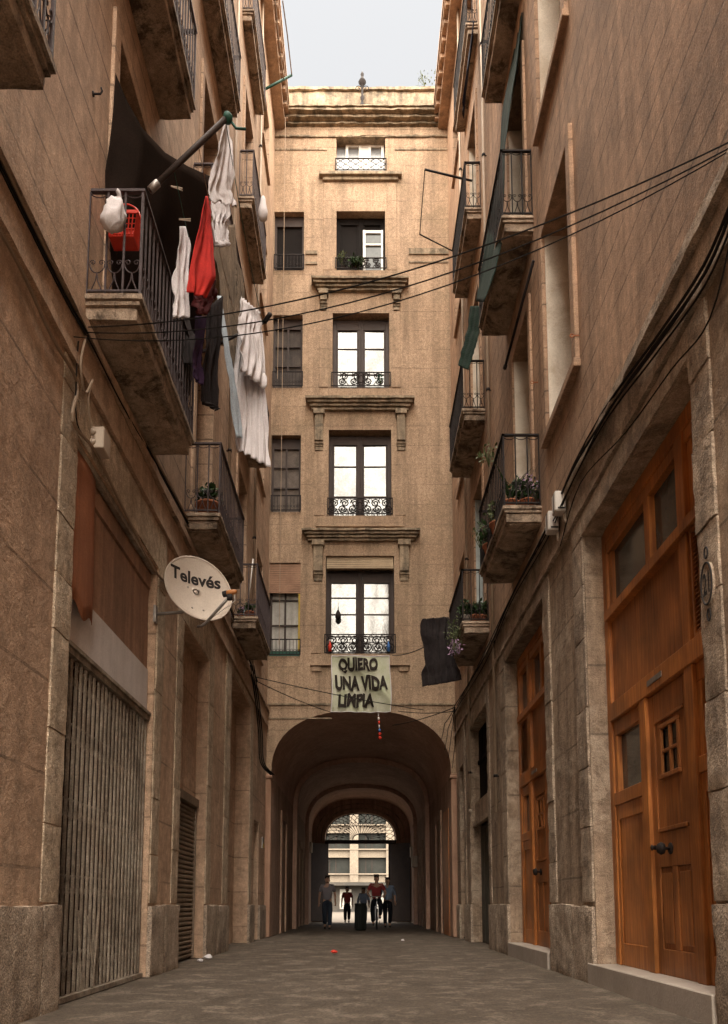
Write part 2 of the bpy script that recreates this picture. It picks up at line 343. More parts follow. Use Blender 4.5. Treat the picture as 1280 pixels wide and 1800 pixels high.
def railing(bd, sg, y0, y1, z0, z1, xw, xf, pitch=.125, detail=True):
    """wrought iron balcony railing: front panel and two end panels"""
    X = lambda q: sg * q
    t = .014
    bd.box(X(xf) - .02, X(xf) + .02, y0 - .02, y1 + .02, z1 - .012, z1 + .012)
    bd.box(X(xf) - .012, X(xf) + .012, y0, y1, z0 + .03, z0 + .048)
    for ye in (y0, y1):
        bd.box(X(xf) - .02, X(xw), ye - .02, ye + .02, z1 - .012, z1 + .012)
        bd.box(X(xf), X(xw), ye - .01, ye + .01, z0 + .03, z0 + .048)
    n = max(4, int((y1 - y0) / pitch))
    for i in range(n + 1):
        y = y0 + (y1 - y0) * i / n; h = .011 if i % n else .016
        bd.box(X(xf) - h / 1.4, X(xf) + h / 1.4, y - h / 1.4, y + h / 1.4, z0, z1 - .01)
    zv = Vector((0, 0, 1))
    def bay(p, q, lo=False):
        """swag on top and lyre at the foot of one bay between points p and q"""
        u = (q - p); Ln = u.length; u.normalize(); c = (p + q) / 2; m_ = Ln / 2
        bd.tube([c + zv * (z1 - .015) - u * (m_ * math.cos(a)) - zv * (.6 * m_ * math.sin(a)) for a in [math.pi * k / 8 for k in range(9)]], .006, 4, False)
        zc = z0 + .30
        if lo: return
        bd.tube([c + zv * zc - u * (m_ * .86 * math.cos(a)) - zv * (1.15 * m_ * math.sin(a)) for a in [math.pi * k / 8 for k in range(9)]], .006, 4, False)
        for s_ in (-1, 1):
            scroll(bd, c + zv * (zc + m_ * .14) + u * (s_ * m_ * .5), m_ * .36, -u * s_ * -1, zv, 1.2, 1, .005)
            bd.tube([c + zv * (zc - 1.15 * m_), c + zv * (z0 + .14) + u * (s_ * m_ * .12), c + zv * (z0 + .045) + u * (s_ * m_ * .6)], .006, 4, False)
    if detail:
        for ye in (y0, y1):
            p = Vector((X(xf), ye, 0)); q = Vector((X(xw), ye, 0)); k = 3 if abs(xw - xf) > .35 else 2
            for i in range(k):
                a, c_ = p.lerp(q, i / k), p.lerp(q, (i + 1) / k)
                bay(a, c_)
                if i: bd.box(a.x - .008, a.x + .008, ye - .008, ye + .008, z0, z1 - .01)
            bd.box(X(xw) - .012 , X(xw) + .0, ye - .008, ye + .008, z0, z1 - .01) if k else None
        for i in range(n):
            bay(Vector((X(xf), y0 + (y1 - y0) * i / n, 0)), Vector((X(xf), y0 + (y1 - y0) * (i + 1) / n, 0)), False)
def balcony(parent, sg, y0, y1, zt, proj, rail='ironp', zb=None, rh=1.0):
    zb = zb if zb is not None else zt - .24
    s = B(); X = lambda q: sg * q
    s.rough(X(W + .05), X(W - proj), y0, y1, zt - .055, zt, .08, .005, .012)
    s.rough(X(W + .05), X(W - proj + .025), y0 + .02, y1 - .02, zt - .10, zt - .056, .08, .004, .01)
    s.rough(X(W + .05), X(W - proj + .05), y0 + .045, y1 - .045, zb + .02, zt - .101, .07, .007, .014)
    # raised rim and rough patch below
    s.rough(X(W + .05), X(W - proj + .10), y0 + .10, y1 - .10, zb, zb + .03, .06, .008, .02)
    o = s.build('balcony', 'slab', parent)
    r = B(); railing(r, sg, y0 + .03, y1 - .03, zt, zt + rh, W - .01, W - proj + .03, pitch=.125)
    r.build('railing', rail, o)
    return o
def balcony_door(parent, sg, y0, y1, z0, z1, depth, style):
    """tall double window door set back in its opening"""
    X = lambda q: sg * (W + q)
    f = B(); d = depth - .06
    for (a, c_) in ((y0, y0 + .07), (y1 - .07, y1), ((y0 + y1) / 2 - .05, (y0 + y1) / 2 + .05)): f.box(X(d), X(d + .05), a, c_, z0, z1)
    for z in (z0, z0 + .75, z0 + 1.9, z1 - .62, z1 - .09): f.box(X(d + .003), X(d + .047), y0 + .07, y1 - .07, z, z + .09)
    o = f.build('balcony_door', 'frame' if style != 'blue' else 'bluewhite', parent, bevel=.004)
    g = B(); g.quad((X(d + .03), y0, z0), (X(d + .03), y1, z0), (X(d + .03), y1, z1), (X(d + .03), y0, z1))
    g.build('door_glass', 'glass' if style == 'dark' else ('curtain' if style == 'curtain' else 'bluewhite'), o)
    if style == 'blue':
        p = B(); p.box(X(d - .012), X(d - .002), y0 + .05, y1 - .05, z0 + 1.35, z0 + 2.2); p.build('door_panel', 'greenpaint', o)
    return o
def surround(parent, sg, y0, y1, z0, z1, w_=.13, out=.035, m='stuccoL', sill=True):
    s = B(); X = lambda q: sg * (W - q)
    s.box(X(-.02), X(out), y0 - w_, y0 - .002, z0, z1 + w_); s.box(X(-.02), X(out), y1 + .002, y1 + w_, z0, z1 + w_)
    s.box(X(-.02), X(out - .003), y0 - .002, y1 + .002, z1 + .002, z1 + w_ - .002)
    if sill: s.box(X(-.02), X(out + .03), y0 - w_ - .03, y1 + w_ + .03, z0 - .10, z0 - .002)
    return s.build('window_surround', m, parent, bevel=.006)

YF = 19.9; YE = 37.0; EAVE = 22.3
# ================================================================== LEFT BUILDING
LB = thing('tenement_building', (-4, 10, 0), 'tan rendered tenement on the left with iron balconies, gated shop front and hanging laundry', 'building')
lv = [(6.08, 3.2), (10.33, 3.0), (14.62, 2.9), (18.8, 2.3)]
colsL = [(6.36, 8.56, 6.95, 8.2), (10.25, 12.45, 10.75, 11.95), (14.15, 16.2, 14.6, 15.7)]
PL = lambda a, z, d: (-(W + d), a, z)
holes = []
for (b0, b1, d0, d1) in colsL + [(2.2, 4.4, 2.7, 3.9)]:
    for z, h in lv: holes.append((d0, d1, z, z + h, .28))
for z, h in lv: holes.append((17.3, 18.4, z + .5, z + h - .4, .25))
b = B(); wall_cells(b, -12, YF - .01, 5.80, EAVE, holes, PL, .28); b.build('upper_wall', 'stuccoL', LB)
gh = [(6.33, 9.0, 0, 4.72, .13), (10.42, 12.2, 0, 4.6, .17), (14.35, 16.9, 0, 5.05, .30), (17.75, 18.6, 0, 2.7, .18)]
b = B(); wall_cells(b, -12, YF - .01, 0, 5.80, gh, PL, .2); b.build('ground_floor_wall', 'lowL', LB)
b = B(); b.box(-2.96, -12, -12, YF + 16, 0, EAVE + .8); b.build('building_body', 'stuccoL', LB)
b = B()     # granite plinth course with open joints
for a0, a1 in ((-12, 3.2), (3.21, 5.96), (5.965, 6.32), (9.01, 9.62), (9.63, 10.40), (12.22, 13.2), (13.21, 14.33), (16.92, 17.73), (18.62, 19.85)):
    B().rough(-2.5, -2.4 + .055, a0, a1, -.05, .80 + random.uniform(-.01, .01), rnd=.02).build('plinth', 'granite', LB)
b = B()     # stone piers framing the openings
for a0, a1, zt in ((5.97, 6.32, 5.25), (9.02, 9.35, 5.25), (10.05, 10.40, 5.25), (12.22, 12.6, 5.25), (13.75, 14.33, 5.25), (16.92, 17.35, 5.25)):
    b = B(); blocks(b, a0, a1, .81, zt, -1, .020, jit=.004); b.build('stone_pier', 'stoneL', LB)
for a0, a1, z in ((10.40, 12.22, 4.62), (14.33, 16.92, 5.08), (6.32, 9.02, 4.74)): B().rough(-2.5, -2.4 + .018, a0, a1, z, 5.24).build('stone_lintel', 'stoneL', LB)
b = B()     # string course with drip
b.rough(-2.45, -2.4 + .05, -2, YF - .02, 5.26, 5.36, .09, .006); b.rough(-2.45, -2.4 + .03, -2, YF - .02, 5.362, 5.66, .09, .006); b.rough(-2.45, -2.4 + .075, -2, YF - .02, 5.662, 5.76, .09, .007)
b.build('string_course', 'stuccoL', LB)
for i, (b0, b1, d0, d1) in enumerate(colsL):
    for k, (z, h) in enumerate(lv):
        if k: surround(LB, -1, d0, d1, z, z + h, sill=False)
        else: surround(LB, -1, d0, d1, z, z + h, w_=.17, sill=False)
        balcony_door(LB, -1, d0, d1, z, z + h, .28, random.choice(['dark', 'curtain', 'dark']))
        balcony(LB, -1, b0, b1, z, (.5, .42, .3, .24)[k])
balcony(LB, -1, 2.1, 4.42, 6.0, .5); balcony_door(LB, -1, 2.7, 3.9, 6.08, 9.28, .28, 'dark')
for k, (z, h) in enumerate(lv):
    surround(LB, -1, 17.3, 18.4, z + .5, z + h - .4, sill=True)
    b = B(); b.box(-2.62, -2.60, 17.3, 18.4, z + .5, z + h - .4); o = b.build('window_glass', 'glass', LB)
b = B(); b.box(-2.9, -2.0, -12, YF + .4, EAVE + .22, EAVE + .34); b.box(-2.9, -2.12, -12, YF + .4, EAVE, EAVE + .218); b.box(-2.9, -1.97, -12, YF + .4, EAVE + .342, EAVE + .45)
for i in range(80):
    y = -11.9 + .4 * i; b.box(-2.42, -2.02, y, y + .1, EAVE + .10, EAVE + .217)
b.build('eaves', 'stuccoL', LB)
# --- gated shop front
b = B(); b.box(-2.58, -2.55, 6.33, 9.0, 0, 3.0); sf = b.build('shop_front', 'gatedark', LB)
b = B(); n = 22
for i in range(n + 1):
    y = 6.37 + 2.58 * i / n; zz = 2.9 - random.uniform(0, .02)
    lean = random.uniform(-.008, .008)
    for s_ in (-.014, .014):
        b.add([(-2.47 + dx, y + s_ + dy + lean * (t * 2 - 1), z) for t, z in ((0, .05), (1, zz)) for dx, dy in ((-.009, -.006), (.009, -.006), (.009, .006), (-.009, .006))],
              [(0, 1, 5, 4), (1, 2, 6, 5), (2, 3, 7, 6), (3, 0, 4, 7)])
for zc in (.30, .95, 1.6, 2.25, 2.75):      # lazy-tong lattice behind the uprights
    for i in range(0, n):
        y0 = 6.37 + 2.58 * i / n; y1 = 6.37 + 2.58 * (i + 1) / n
        b.tube([(-2.51, y0, zc - .1), (-2.49, y1, zc + .1)], .005, 4); b.tube([(-2.515, y0, zc + .1), (-2.515, y1, zc - .1)], .005, 4)
b.tube([(-2.455, 7.1, .05), (-2.455, 6.95, .75)], .012, 4); b.tube([(-2.455, 7.4, .05), (-2.455, 7.5, .8)], .012, 4); b.tube([(-2.455, 7.2, .7), (-2.455, 7.45, .06)], .010, 4)
b.box(-2.5, -2.44, 6.33, 9.0, 2.9, 2.95); b.box(-2.5, -2.43, 6.33, 9.0, .0, .045)
b.build('folding_gate', 'gate', sf)
b = B(); b.box(-2.50, -2.47, 6.34, 8.98, 2.992, 3.5); b.build('sign_board', 'greysheet', sf)
tv, tf = text_geo('N18'); b = B()
b.add([(-2.466, 6.62 + .13 * u, 3.18 + .07 * v) for u, v in tv], tf)
b.add([(-2.466, 6.60 + .02 + .25 * u, 3.02 + .05 * v) for u, v in tv], tf); b.build('faded_lettering', 'greysheet', sf)
b = B(); b.box(-2.505, -2.485, 6.34, 8.98, 3.5, 4.0); b.box(-2.51, -2.49, 6.34, 8.98, 4.005, 4.45)
b.build('rusty_panel', 'rustd', sf)
b = B()     # front sheet of rusty metal hanging over the sign, wavy lower edge
def rs(u, v):
    y = 6.33 + .58 * u; zlo = 3.30 + .05 * math.sin(u * 9) - .03 * u
    return (-2.425 + .02 * math.sin(u * 3.2) + .01 * math.sin(v * 4 + u), y, zlo + (4.68 - zlo) * v)
b.grid(rs, 16, 10); b.build('rust_sheet', 'rust', sf, solid=.004)
b = B(); b.box(-2.53, -2.47, 6.34, 8.98, 4.47, 4.655); b.build('shutter_housing', 'rustd', sf)
B().box(-2.46, -2.41, 6.34, 8.98, 4.66, 4.72).build('metal_lintel', 'gate', sf); B().box(-2.46, -2.42, 6.33, 9.0, 2.955, 2.99).build('metal_lintel', 'gate', sf)
# --- roller shutter door in deep recess
b = B(); b.quad((-2.565, 10.42, 2.36), (-2.565, 12.2, 2.36), (-2.565, 12.2, 4.6), (-2.565, 10.42, 4.6)); b.build('recess_wall', 'lowL', LB)
b = B(); b.box(-2.64, -2.60, 10.42, 12.2, 0, 2.36)
for i in range(33): z = .05 + i * .068; b.tube([(-2.575, 10.44, z), (-2.575, 12.18, z)], .03, 6, False)
b.box(-2.60, -2.50, 10.42, 12.19, 2.28, 2.40); b.box(-2.6, -2.53, 12.14, 12.19, 0, 2.28)
b.build('roller_shutter', 'shutter', LB)
b = B(); b.quad((-2.70, 14.35, .0), (-2.70, 16.9, .0), (-2.70, 16.9, 5.05), (-2.70, 14.35, 5.05)); b.build('recess_infill', 'lowL', LB)
b = B(); b.box(-2.71, -2.67, 14.6, 15.7, 0, 2.2); b.box(-2.67, -2.655, 14.7, 15.1, .2, 2.0); b.box(-2.67, -2.655, 15.2, 15.6, .2, 2.0); b.build('side_door', 'rustd', LB, bevel=.004)
b = B(); b.box(-2.6, -2.56, 17.75, 18.6, 0, 2.7); b.build('narrow_door', 'gatedark', LB)

# ================================================================== RIGHT BUILDING
RB = thing('tenement_building', (4, 10, 0), 'brown tenement on the right with varnished wooden street doors and plant filled balconies', 'building')
PR = lambda a, z, d: ((W + d), a, z)
colsR = [(10.05, 12.2, 10.5, 11.65), (14.4, 16.6, 14.85, 15.95)]
holes = []
for (b0, b1, d0, d1) in colsR:
    for z, h in lv: holes.append((d0, d1, z, z + h, .30))
for z, h in lv: holes.append((17.5, 18.5, z + .5, z + h - .4, .25))
wz = [(6.75, 9.5), (11.1, 13.9), (15.3, 17.9), (19.2, 21.0)]
for z0, z1 in wz: holes.append((8.27, 9.52, z0, z1, .40))
b = B(); wall_cells(b, -12, YF - .01, 5.70, EAVE, holes, PR, .3); b.build('upper_wall', 'stuccoR', RB)
gh = [(5.42, 8.2, 0, 4.74, .21), (10.12, 12.9, 0, 4.80, .21), (14.9, 17.25, 0, 4.6, .22), (18.35, 19.2, 0, 4.1, .2)]
b = B(); wall_cells(b, -12, YF - .01, 0, 5.70, gh, PR, .2); b.build('ground_floor_wall', 'lowR', RB)
b = B(); b.box(2.96, 12, -12, YF + 16, 0, EAVE + .8); b.build('building_body', 'stuccoR', RB)
b = B()
for a0, a1 in ((-12, 2.9), (2.91, 4.7), (4.71, 5.40), (8.22, 9.0), (9.01, 10.10), (12.92, 13.9), (13.91, 14.88), (17.27, 18.33), (19.22, 19.85)):
    B().rough(2.5, 2.4 - .05, a0, a1, -.05, .80 + random.uniform(-.015, .015), amp=.009, rnd=.024).build('plinth', 'granite', RB)
b = B()
for a0, a1, zt in ((5.08, 5.40, 5.0), (8.22, 8.62, 5.0), (9.75, 10.10, 5.0), (12.92, 13.35, 5.0), (14.6, 14.88, 5.0), (17.27, 17.6, 5.0), (18.05, 18.33, 5.0)):
    b = B(); blocks(b, a0, a1, .82, zt, 1, .024, jit=.006); b.build('stone_pier', 'stoneR', RB)
for a0, a1, z in ((5.40, 8.22, 4.75), (10.10, 12.92, 4.81), (14.88, 17.27, 4.62)):
    nn = 4; b = B()
    for i in range(nn):
        b.rough(2.5, 2.4 - .02 - random.uniform(0, .01), a0 + (a1 - a0) * i / nn + .004, a0 + (a1 - a0) * (i + 1) / nn - .004, z, 5.0 - .003)
    b.build('stone_lintel', 'stoneR', RB)
b = B()
b.rough(2.45, 2.4 - .06, -2, 19.88, 5.01, 5.12, .09, .012, .03); b.rough(2.45, 2.4 - .022, -2, 19.88, 5.122, 5.44, .09, .012, .01)
b.rough(2.45, 2.4 - .085, -2, 19.87, 5.442, 5.56, .09, .010, .03); b.rough(2.45, 2.4 - .04, -2, 19.87, 5.562, 5.64, .09, .008, .02)
b.build('string_course', 'stoneR', RB)
for i, (b0, b1, d0, d1) in enumerate(colsR):
    for k, (z, h) in enumerate(lv):
        surround(RB, 1, d0, d1, z, z + h, m='stuccoR', sill=False)
        balcony_door(RB, 1, d0, d1, z, z + h, .30, ['blue', 'curtain', 'dark', 'dark'][k])
        balcony(RB, 1, b0, b1, z, (.52, .46, .34, .26)[k], 'iron')
for z0, z1 in wz:
    surround(RB, 1, 8.27, 9.52, z0, z1, w_=.15, out=.05, m='stuccoR')
    b = B(); b.box(2.79, 2.82, 8.27, 9.52, z0, z1); wn = b.build('window', 'curtain', RB)
    b = B()
    for y in (8.27, 8.86, 9.46): b.box(2.74, 2.789, y, y + .06, z0, z1)
    for z in (z0, (z0 + z1) / 2, z1 - .06): b.box(2.745, 2.786, 8.33, 9.46, z, z + .06)
    b.build('window_frame', 'frame', wn)
    b = B(); b.box(2.402, 2.74, 9.505, 9.519, z0 + .001, z1 - .001); b.build('plaster_reveal', 'plaster', wn)
for i, (z, h) in enumerate(lv):
    surround(RB, 1, 17.5, 18.5, z + .5, z + h - .4, m='stuccoR')
    b = B(); b.box(2.60, 2.63, 17.5, 18.5, z + .5, z + h - .4); b.build('window_glass', 'glass', RB)
    if i < 3:
        for (b0, b1, d0, d1) in colsR:
            b = B(); b.box(2.402, 2.62, d1 - .016, d1 - .002, z + .001, z + h - .001); b.build('plaster_reveal', 'plaster' if (i or b0 < 12) else 'bluewhite', RB)
b = B(); b.box(2.9, 2.02, -12, YF + .4, EAVE + .22, EAVE + .34); b.box(2.9, 2.14, -12, YF + .4, EAVE, EAVE + .218); b.box(2.9, 1.99, -12, YF + .4, EAVE + .342, EAVE + .45)
for i in range(80):
    y = -11.9 + .4 * i; b.box(2.42, 2.04, y, y + .1, EAVE + .10, EAVE + .217)
b.build('eaves', 'stuccoR', RB)

# --- varnished street doors
def street_door(ya, yb, ztop, n):
    X = 2.61; c = (ya + yb) / 2
    if n == 0: c = 6.64
    f = B()
    def bx(y0, y1, z0, z1, x0=X, x1=X + .06): f.box(x0, x1, y0, y1, z0, z1)
    hw = yb - c if n == 0 else (yb - ya) / 2
    lo = max(ya, c - hw)
    p0, p1 = .44, .60       # posts beside the leaf
    zt = ztop
    bx(lo, lo + .12, .2, zt, X - .02); bx(c + hw - .12, c + hw, .2, zt, X - .02)
    m_ = 1 if n == 0 else -1
    def mx(o0, o1, *k, **q):
        a, b_ = sorted((c + m_ * o0, c + m_ * o1)); a = max(a, lo + .121); b_ = min(b_, c + hw - .121)
        if b_ > a: bx(a, b_, *k, **q)
    for s_ in (-1, 1):
        a, b_ = sorted((c + s_ * p0, c + s_ * p1)); bx(a, b_, .2, 2.67, X - .035)
    mx(-p1, -p0, 2.851, 3.739, X - .03); mx(-p1, -p0, 3.841, zt - .141, X - .03)
    mx(.22, .34, 3.841, zt - .141, X - .01)
    bx(lo + .12, c + hw - .12, 2.67, 2.85, X - .045)
    bx(lo + .12, c + hw - .12, zt - .14, zt, X - .03); bx(lo + .12, c + hw - .12, zt - .25, zt - .141, X - .012)
    bx(lo + .12, c + hw - .12, 3.74, 3.84, X - .06)
    # sidelights: panels and rails
    for s_ in (-1, 1):
        a, b_ = sorted((c + s_ * (p1 + .001), c + s_ * (hw - .121)))
        if a < lo + .12: a = lo + .121
        bx(a, b_, .2, 1.80, X + .012, X + .05); bx(a, b_, 1.80, 1.93, X - .02); bx(a, a + .08, 1.931, 2.52); bx(b_ - .08, b_, 1.931, 2.52); bx(a, b_, 2.521, 2.669)
        bx(a + .0, a + .07, .2, 1.799, X - .004, X + .011); bx(b_ - .07, b_, .2, 1.799, X - .004, X + .011); bx(a + .07, b_ - .07, .2, .42, X - .003, X + .011); bx(a + .07, b_ - .07, 1.65, 1.799, X - .003, X + .011)
    for o0, o1 in ((hw - .2, hw - .12), (-.439, -.37), (-.68, -.601)): mx(o0, o1, 3.842, zt - .142, X + .012)
    for z in (3.841, zt - .20): mx(-hw, hw, z, z + .055, X + .018)
    o = f.build('street_door', 'wood', RB, bevel=.006)
    p = B(); p.box(X + .02, X + .05, lo + .12, c + hw - .12, 2.85, 3.74); p.build('overdoor_panel', 'woodd', o)
    l = B(); q0, q1 = sorted((c - m_ * .64, c - m_ * (min(c - lo, hw) - .14)))
    for k in range(22):
        z = 2.90 + k * .036; y0, y1 = q0 + .04, q1 - .03
        l.add([(X - .012, y0, z), (X - .012, y1, z), (X + .018, y1, z + .03), (X + .018, y0, z + .03), (X - .012, y0, z + .008), (X - .012, y1, z + .008), (X + .018, y1, z + .038), (X + .018, y0, z + .038)],
              [(0, 3, 2, 1), (4, 5, 6, 7), (0, 1, 5, 4), (2, 3, 7, 6)])
    for a, b_ in ((q0, q0 + .04), (q1 - .03, q1)): l.box(X - .02, X + .019, a, b_, 2.85, 3.74)
    l.box(X - .019, X + .0195, q0 + .041, q1 - .031, 2.851, 2.89); l.box(X - .019, X + .0195, q0 + .041, q1 - .031, 3.70, 3.739)
    l.build('louvre', 'woodd', o)
    g = B(); g.box(X + .052, X + .058, lo, c + hw, 1.93, 2.53); g.box(X + .052, X + .058, lo, c + hw, 3.84, zt - .14); g.build('door_glass', 'glass', o)
    d = B()     # the leaf: stiles, rails, panels and the small four-pane window
    y0, y1 = c - .438, c + .438; wy0, wy1, wz0, wz1 = c - .17, c + .17, 1.92, 2.32
    def lf(a, b_, z0, z1, x0=0, x1=.05): d.box(X + x0, X + x1, a, b_, z0, z1)
    lf(y0, y0 + .11, .2, 2.66); lf(y1 - .11, y1, .2, 2.66); lf(y0 + .11, y1 - .11, 2.42, 2.66); lf(y0 + .11, y1 - .11, .2, .42); lf(y0 + .11, y1 - .11, 1.12, 1.42)
    lf(c - .05, c + .05, .421, 1.119)
    lf(y0 + .111, y1 - .111, .421, 1.119, .018, .045)
    lf(y0 + .111, wy0, 1.421, 2.419, .012, .045); lf(wy1, y1 - .111, 1.421, 2.419, .012, .045); lf(wy0, wy1, 1.421, wz0, .012, .045); lf(wy0, wy1, wz1, 2.419, .012, .045)
    lf(y0 + .13, y1 - .13, 1.425, 1.46, -.01, .011); lf(y0 + .13, y1 - .13, 2.39, 2.418, -.01, .011); lf(wy0 - .05, wy1 + .05, wz0 - .04, wz0 - .002, -.018, .011)
    lf(wy0 - .04, wy0, wz0, wz1, -.006, .04); lf(wy1, wy1 + .04, wz0, wz1, -.006, .04); lf(wy0 - .04, wy1 + .04, wz1, wz1 + .035, -.006, .04)
    lf(c - .014, c + .014, wz0, wz1, 0, .03); lf(wy0, wy1, (wz0 + wz1) / 2 - .014, (wz0 + wz1) / 2 + .014, .001, .029)
    for pa, pb in ((y0 + .14, c - .08), (c + .08, y1 - .14)): lf(pa, pb, .47, 1.07, .006, .017)
    dl = d.build('door_leaf', 'woodd', o, bevel=.005)
    g = B(); g.box(X + .032, X + .038, wy0, wy1, wz0, wz1); g.build('leaf_glass', 'glass', o)
    k = B()
    k.lathe([(.012, 0), (.012, .05), (.045, .06), (.055, .085), (.04, .11), (.01, .118)], (X, c + .06, 1.27), 14, (-1, 0, 0))
    k.lathe([(.05, 0), (.05, .008), (.02, .012)], (X, c + .06, 1.27), 14, (-1, 0, 0))
    k.lathe([(.02, 0), (.02, .03), (.03, .04), (.015, .05)], (X, y1 - .05, 1.30), 10, (-1, 0, 0))
    k.build('door_knob', 'iron', o)
    k = B(); k.box(X - .052, X - .046, c - .02, c + .32, 2.735, 2.785); k.build('letter_plate', 'steel', o)
    s_ = B(); s_.box(2.34, 2.68, ya + (.03 if n else -.0), yb - .02 if n else yb + .17, -.03, .20)
    s_.build('doorstep', M['stepstone'], RB, bevel=.008)
M['stepstone'] = mat('grey_marble_step', (.42, .36, .31), (.32, .27, .22), scale=2, rough=.5, grain=.1, gscale=60, bump=.2)
street_door(5.42, 8.2, 4.74, 0); street_door(10.12, 12.9, 4.80, 1)
# --- dark shop front further along
b = B(); b.box(2.60, 2.66, 14.9, 17.25, 3.0, 4.6)
for i in range(11): b.box(2.58, 2.605, 14.95 + i * .22, 14.99 + i * .22, 3.9, 4.55)
b.box(2.56, 2.6, 14.9, 17.25, 3.84, 3.92); b.build('barred_window', 'dark', RB)
b = B(); b.box(2.48, 2.66, 14.9, 17.25, 2.55, 2.99); b.box(2.42, 2.5, 14.95, 17.2, 2.47, 2.56); b.build('fascia_band', 'lowR', RB, bevel=.005)
b = B(); b.box(2.60, 2.65, 14.9, 17.25, 0, 2.46)
for i in range(7): b.box(2.59, 2.601, 15.0 + i * .32, 15.02 + i * .32, .05, 2.4)
b.build('metal_door', M['greydoor'] if 'greydoor' in M else mat('grey_green_door', (.12, .11, .085), (.08, .07, .055), scale=3, streak=.8), RB)
b = B(); b.box(2.58, 2.62, 18.35, 19.2, 0, 4.1)
for z in (.9, 1.5, 2.4, 3.0, 3.6): b.box(2.565, 2.579, 18.37, 19.18, z, z + .05)
b.build('narrow_window', 'dark', RB)

# ================================================================== FAR BUILDING WITH THE ARCH
AB = thing('arched_building', (0, 28, 0), 'ochre building closing the alley, tall windows stacked above a vaulted archway', 'building')
SPR, APX, AHW = 4.05, 5.72, 2.28
def arch_pt(t, hw, spr, apx, cx=0.):
    a = math.pi * (1 - t); e = .82
    return cx + hw * (abs(math.cos(a)) ** e) * (1 if math.cos(a) > 0 else -1), spr + (apx - spr) * (abs(math.sin(a)) ** e)
PFc = lambda a, z, d: (a, YF + d, z)
cw = [(-.92, .86, 7.22, 9.85), (-.86, .80, 10.95, 13.35), (-.77, .76, 14.55, 16.72), (-.68, .66, 17.98, 19.76), (-.69, .67, 20.95, 22.10)]
sw = [(-2.385, -1.58, 7.15, 9.66), (-2.385, -1.60, 11.05, 13.2), (-2.385, -1.58, 14.55, 16.66), (-2.385, -1.57, 17.98, 19.74)]
b = B(); wall_cells(b, -2.41, 2.41, 6.0, 22.35, [(*q, .34) for q in cw] + [(*q, .30) for q in sw], PFc, .3)
N_ = 28
for i in range(N_):
    x0, z0 = arch_pt(i / N_, AHW, SPR, APX); x1, z1 = arch_pt((i + 1) / N_, AHW, SPR, APX)
    b.quad((x0, YF, z0), (x1, YF, z1), (x1, YF, 6.0), (x0, YF, 6.0))
b.quad((-2.41, YF, 0), (-AHW, YF, 0), (-AHW, YF, 6.0), (-2.41, YF, 6.0)); b.quad((AHW, YF, 0), (2.41, YF, 0), (2.41, YF, 6.0), (AHW, YF, 6.0))
b.build('facade_wall', 'facade', AB)
b = B(); b.box(-2.95, 2.95, YF + .7, YE + .5, 6.4, 22.9); b.build('building_body', 'facade', AB)
# cornice and parapet
b = B()
for z0, z1, o_ in ((22.0, 22.06, .05), (22.35, 22.43, .10), (22.43, 22.52, .22), (22.52, 22.60, .34), (22.60, 22.64, .38), (22.64, 22.78, .16), (22.78, 22.84, .20), (22.84, 23.40, .06), (23.40, 23.50, .12)):
    b.rough(-2.6, 2.6, YF - o_, YF + .68, z0 + .001, z1 - .001, .12, .02, .03)
b.build('cornice', 'trim', AB)
b = B(); b.box(-2.38, -.95, YF - .02, YF + .01, 21.62, 21.66); b.box(.93, 2.38, YF - .02, YF + .01, 21.62, 21.66)
b.box(-2.38, 2.38, YF - .035, YF + .01, 5.86, 5.90); b.box(-2.38, -.75, YF - .02, YF + .01, 5.50, 5.53) ; b.box(1.30, 2.38, YF - .03, YF + .01, 18.45, 18.62); b.box(1.30, 2.38, YF - .02, YF + .01, 18.2, 18.24)
b.box(-1.52, -1.2, YF - .03, YF + .01, 18.45, 18.55); b.box(-1.52, -1.2, YF - .03, YF + .01, 18.15, 18.22)
b.build('string_moulding', 'trim', AB)
def hood(z0, z1, hw, cx, bx0, bx1, bz):
    """moulded window hood on two stepped consoles"""
    h = B(); n = 4
    for i in range(n):
        t = i / (n - 1); q = z0 + (z1 - z0) * i / n; q1 = z0 + (z1 - z0) * (i + 1) / n
        h.rough(cx - hw + .16 * (1 - t), cx + hw - .16 * (1 - t), YF - .10 - .16 * t, YF + .01, q + .001, q1 - .001, .1, .012, .02)
    for s_ in (-1, 1):
        a, c_ = sorted((cx + s_ * bx0, cx + s_ * bx1))
        h.box(a - .04, c_ + .04, YF - .17, YF + .01, z0 - .14, z0 - .001); h.box(a, c_, YF - .13, YF + .01, bz + .24, z0 - .141); h.box(a - .01, c_ + .01, YF - .09, YF + .01, bz + .16, bz + .239)
        h.box(a, c_, YF - .06, YF + .01, bz + .10, bz + .159); h.box(a + .01, c_ - .01, YF - .045, YF + .01, bz, bz + .099)
    return h
def sillb(z, hw, cx):
    h = B(); h.box(cx - hw, cx + hw, YF - .07, YF + .01, z - .27, z - .02); h.box(cx - hw - .04, cx + hw + .04, YF - .09, YF + .01, z - .32, z - .271)
    for s_ in (-1, 1): h.box(cx + s_ * (hw - .12) - .12, cx + s_ * (hw - .12) + .12, YF - .05, YF + .01, z - .46, z - .321)
    return h
for a in ((10.22, 10.50, 1.55, 0, 1.0, 1.24, 9.15), (13.86, 14.17, 1.45, -.03, .98, 1.2, 12.75), (17.32, 17.62, 1.32, -.03, .9, 1.08, 16.78)):
    hood(*a).build('window_hood', 'trim', AB, bevel=.008)
b = B(); b.box(-1.16, 1.12, YF - .14, YF + .01, 20.76, 20.86); b.box(-1.06, 1.02, YF - .07, YF + .01, 20.66, 20.759); b.build('window_hood', 'trim', AB, bevel=.008)
